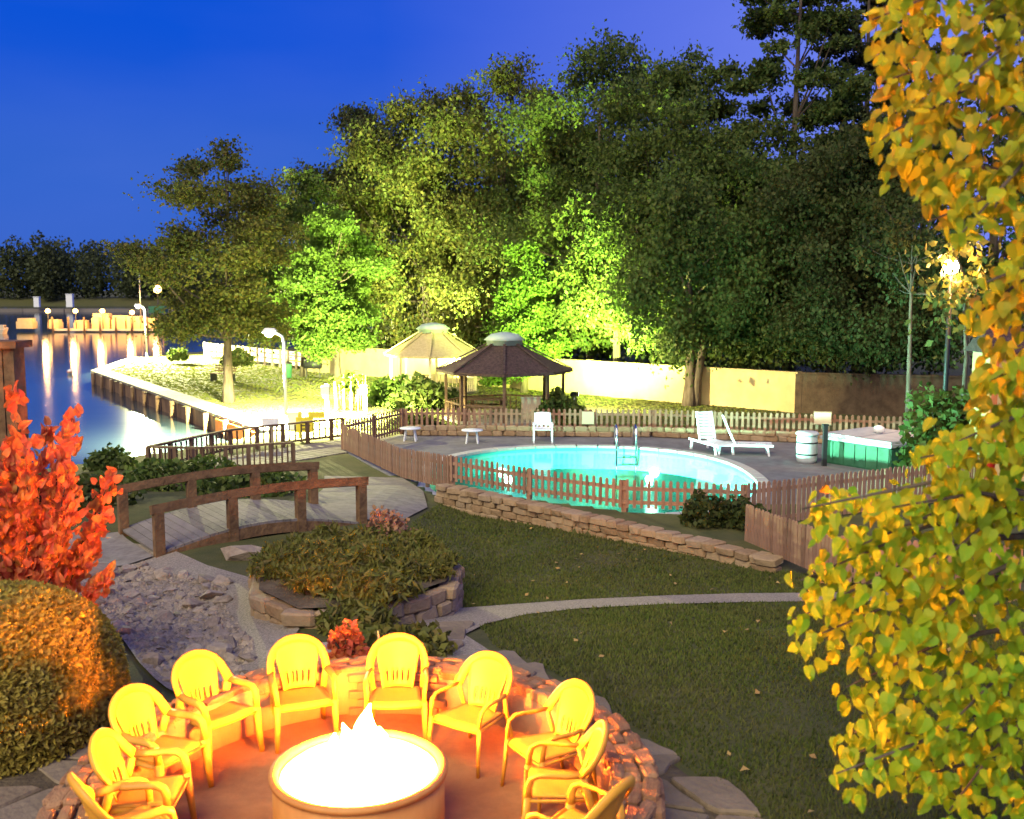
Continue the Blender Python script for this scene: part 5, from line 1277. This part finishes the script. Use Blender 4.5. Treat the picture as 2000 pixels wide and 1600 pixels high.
for k in range(3200):
    x, z = rnd_in(VB, r); y = r.uniform(5.7, 6.9); spots.append(Vector((x + .05 + max(0, y - 6) * .42 - 3.55, y - 6.3, z)))
spots = [p for p in spots if inpoly(p.x + 3.55, p.z, VB) or r.random() < .25]
L = []
for p in spots:
    d = Vector((r.gauss(-.25, .45), r.gauss(-.35, .5), r.gauss(-.85, .35))); u = Vector((r.gauss(-.45, .5), r.gauss(-.8, .5), r.gauss(.35, .4)))
    L.append((p, d, u, r.uniform(.06, .12)))
L.sort(key=lambda q: q[0].y - q[3] * 2)
brn.build('branch', M['bark'], vt, world=False)
hi = [q for q in L if q[0].z > 3.3 + r.gauss(0, .5)]; lo_ = [q for q in L if q not in hi] if False else None
hi, lo_ = [], []
for q in L: (hi if q[0].z > 3.2 + r.gauss(0, .55) else lo_).append(q)
leafy(vt, None, hi, M['leaf_yel'], 150, 14)
leafy(vt, None, lo_, M['leaf_lime'], 150, 14)

# red leaved shrub at the left: upright shoots densely set with leaves
rs_ = thing('red_shrub', 'tall flame red shrub with upright shoots at the left edge', 'shrub', (-5.62, 11.4, -.06))
r = random.Random(52); stm = MB(); L = []
ends = [(-.55, 2.2), (-.25, 2.75), (.05, 2.45), (.20, 3.08), (.12, 2.2), (.42, 2.5), (.62, 2.75), (.78, 2.60), (.50, 2.1), (1.00, 1.95), (1.12, 2.02), (.85, 1.75), (1.10, 1.50), (1.2, 1.62), (.95, 1.25), (.6, 1.6), (.3, 1.7), (0, 1.8), (-.3, 2.0), (.7, 1.1), (1.28, .98), (.45, .8), (.1, 1.2), (-.4, 1.4), (-.7, 1.9), (-.8, 2.6), (-1.0, 2.2), (.32, 2.6), (.9, 2.2)]
for ex, ez in ends:
    ex *= .84; e = Vector((ex, r.uniform(-.45, .45), ez)); m_ = Vector((ex * .55, e.y * .5, ez * .5)); stm.tube([(r.uniform(-.08, .08), r.uniform(-.08, .08), 0), m_, e], [.025, .015, .005], 5, False)
    for k in range(120):
        t = r.uniform(.22, 1.0) ** .8; p = Vector((0, 0, 0)).lerp(m_, t * 2) if t < .5 else m_.lerp(e, t * 2 - 1); p = p + Vector((r.gauss(0, .05), r.gauss(0, .06), r.gauss(0, .04)))
        ax = (e - m_).normalized(); d = ax * .9 + Vector((r.gauss(0, .55), r.gauss(-.2, .5), r.gauss(.1, .3))); u = Vector((r.gauss(.5, .5), r.gauss(-.8, .5), r.gauss(.2, .4)))
        L.append((p, d, u, r.uniform(.075, .145)))
stm.build('stem', M['bark'], rs_, world=False)
L.sort(key=lambda q: q[0].y - q[3])
leafy(rs_, None, L, M['leaf_red'], 300, 10)

wp = thing('wooden_post', 'brown plank clad wooden pillar at the left edge behind the red shrub', 'post', (-6.75, 13.4, -.15))
for k in range(4): MB().box((-.2 + k * .145, -.03 + .012 * (k % 2), 1.8), (.135, .30, 3.5)).build('board', M['bridgewood'], wp, world=False)
MB().box((0.02, 0, 3.57), (.70, .48, .09)).build('cap', M['bridgewood'], wp, world=False)

# yellow hut at the far right, mostly behind the leaves
hu = thing('hut', 'yellow walled hut with an orange corner board behind the yellow leaves', 'hut', (12.95, 25.5, -1.0))
MB().box((0, 0, 1.8), (2.4, 1.2, 3.6)).build('wall', M['cream'], hu, world=False)
MB().box((-1.2, -.6, 1.8), (.16, .16, 3.62)).build('corner_board', M['hutwood'], hu, world=False)
MB().add([(-1.3, -.9, 3.6), (1.6, -.9, 3.6), (1.6, .9, 3.6), (-1.3, .9, 3.6), (-1.3, 0, 4.2), (1.6, 0, 4.2)], [(0, 1, 5, 4), (2, 3, 4, 5), (1, 2, 5), (3, 0, 4), (3, 2, 1, 0)]).build('roof', M['roofdark'], hu, world=False)
bk_ = thing('bucket', 'red bucket hanging beside the yellow hut', 'bucket', (11.15, 23.6, -.1))
MB().lathe([(.09, 0), (.13, .26), (.14, .27)], (0, 0, 0), 14).build('body', M['red'], bk_, world=False)
MB().tube([(-.13, 0, .26), (-.08, 0, .38), (.08, 0, .38), (.13, 0, .26)], .008, 6).build('handle', M['metal'], bk_, world=False)
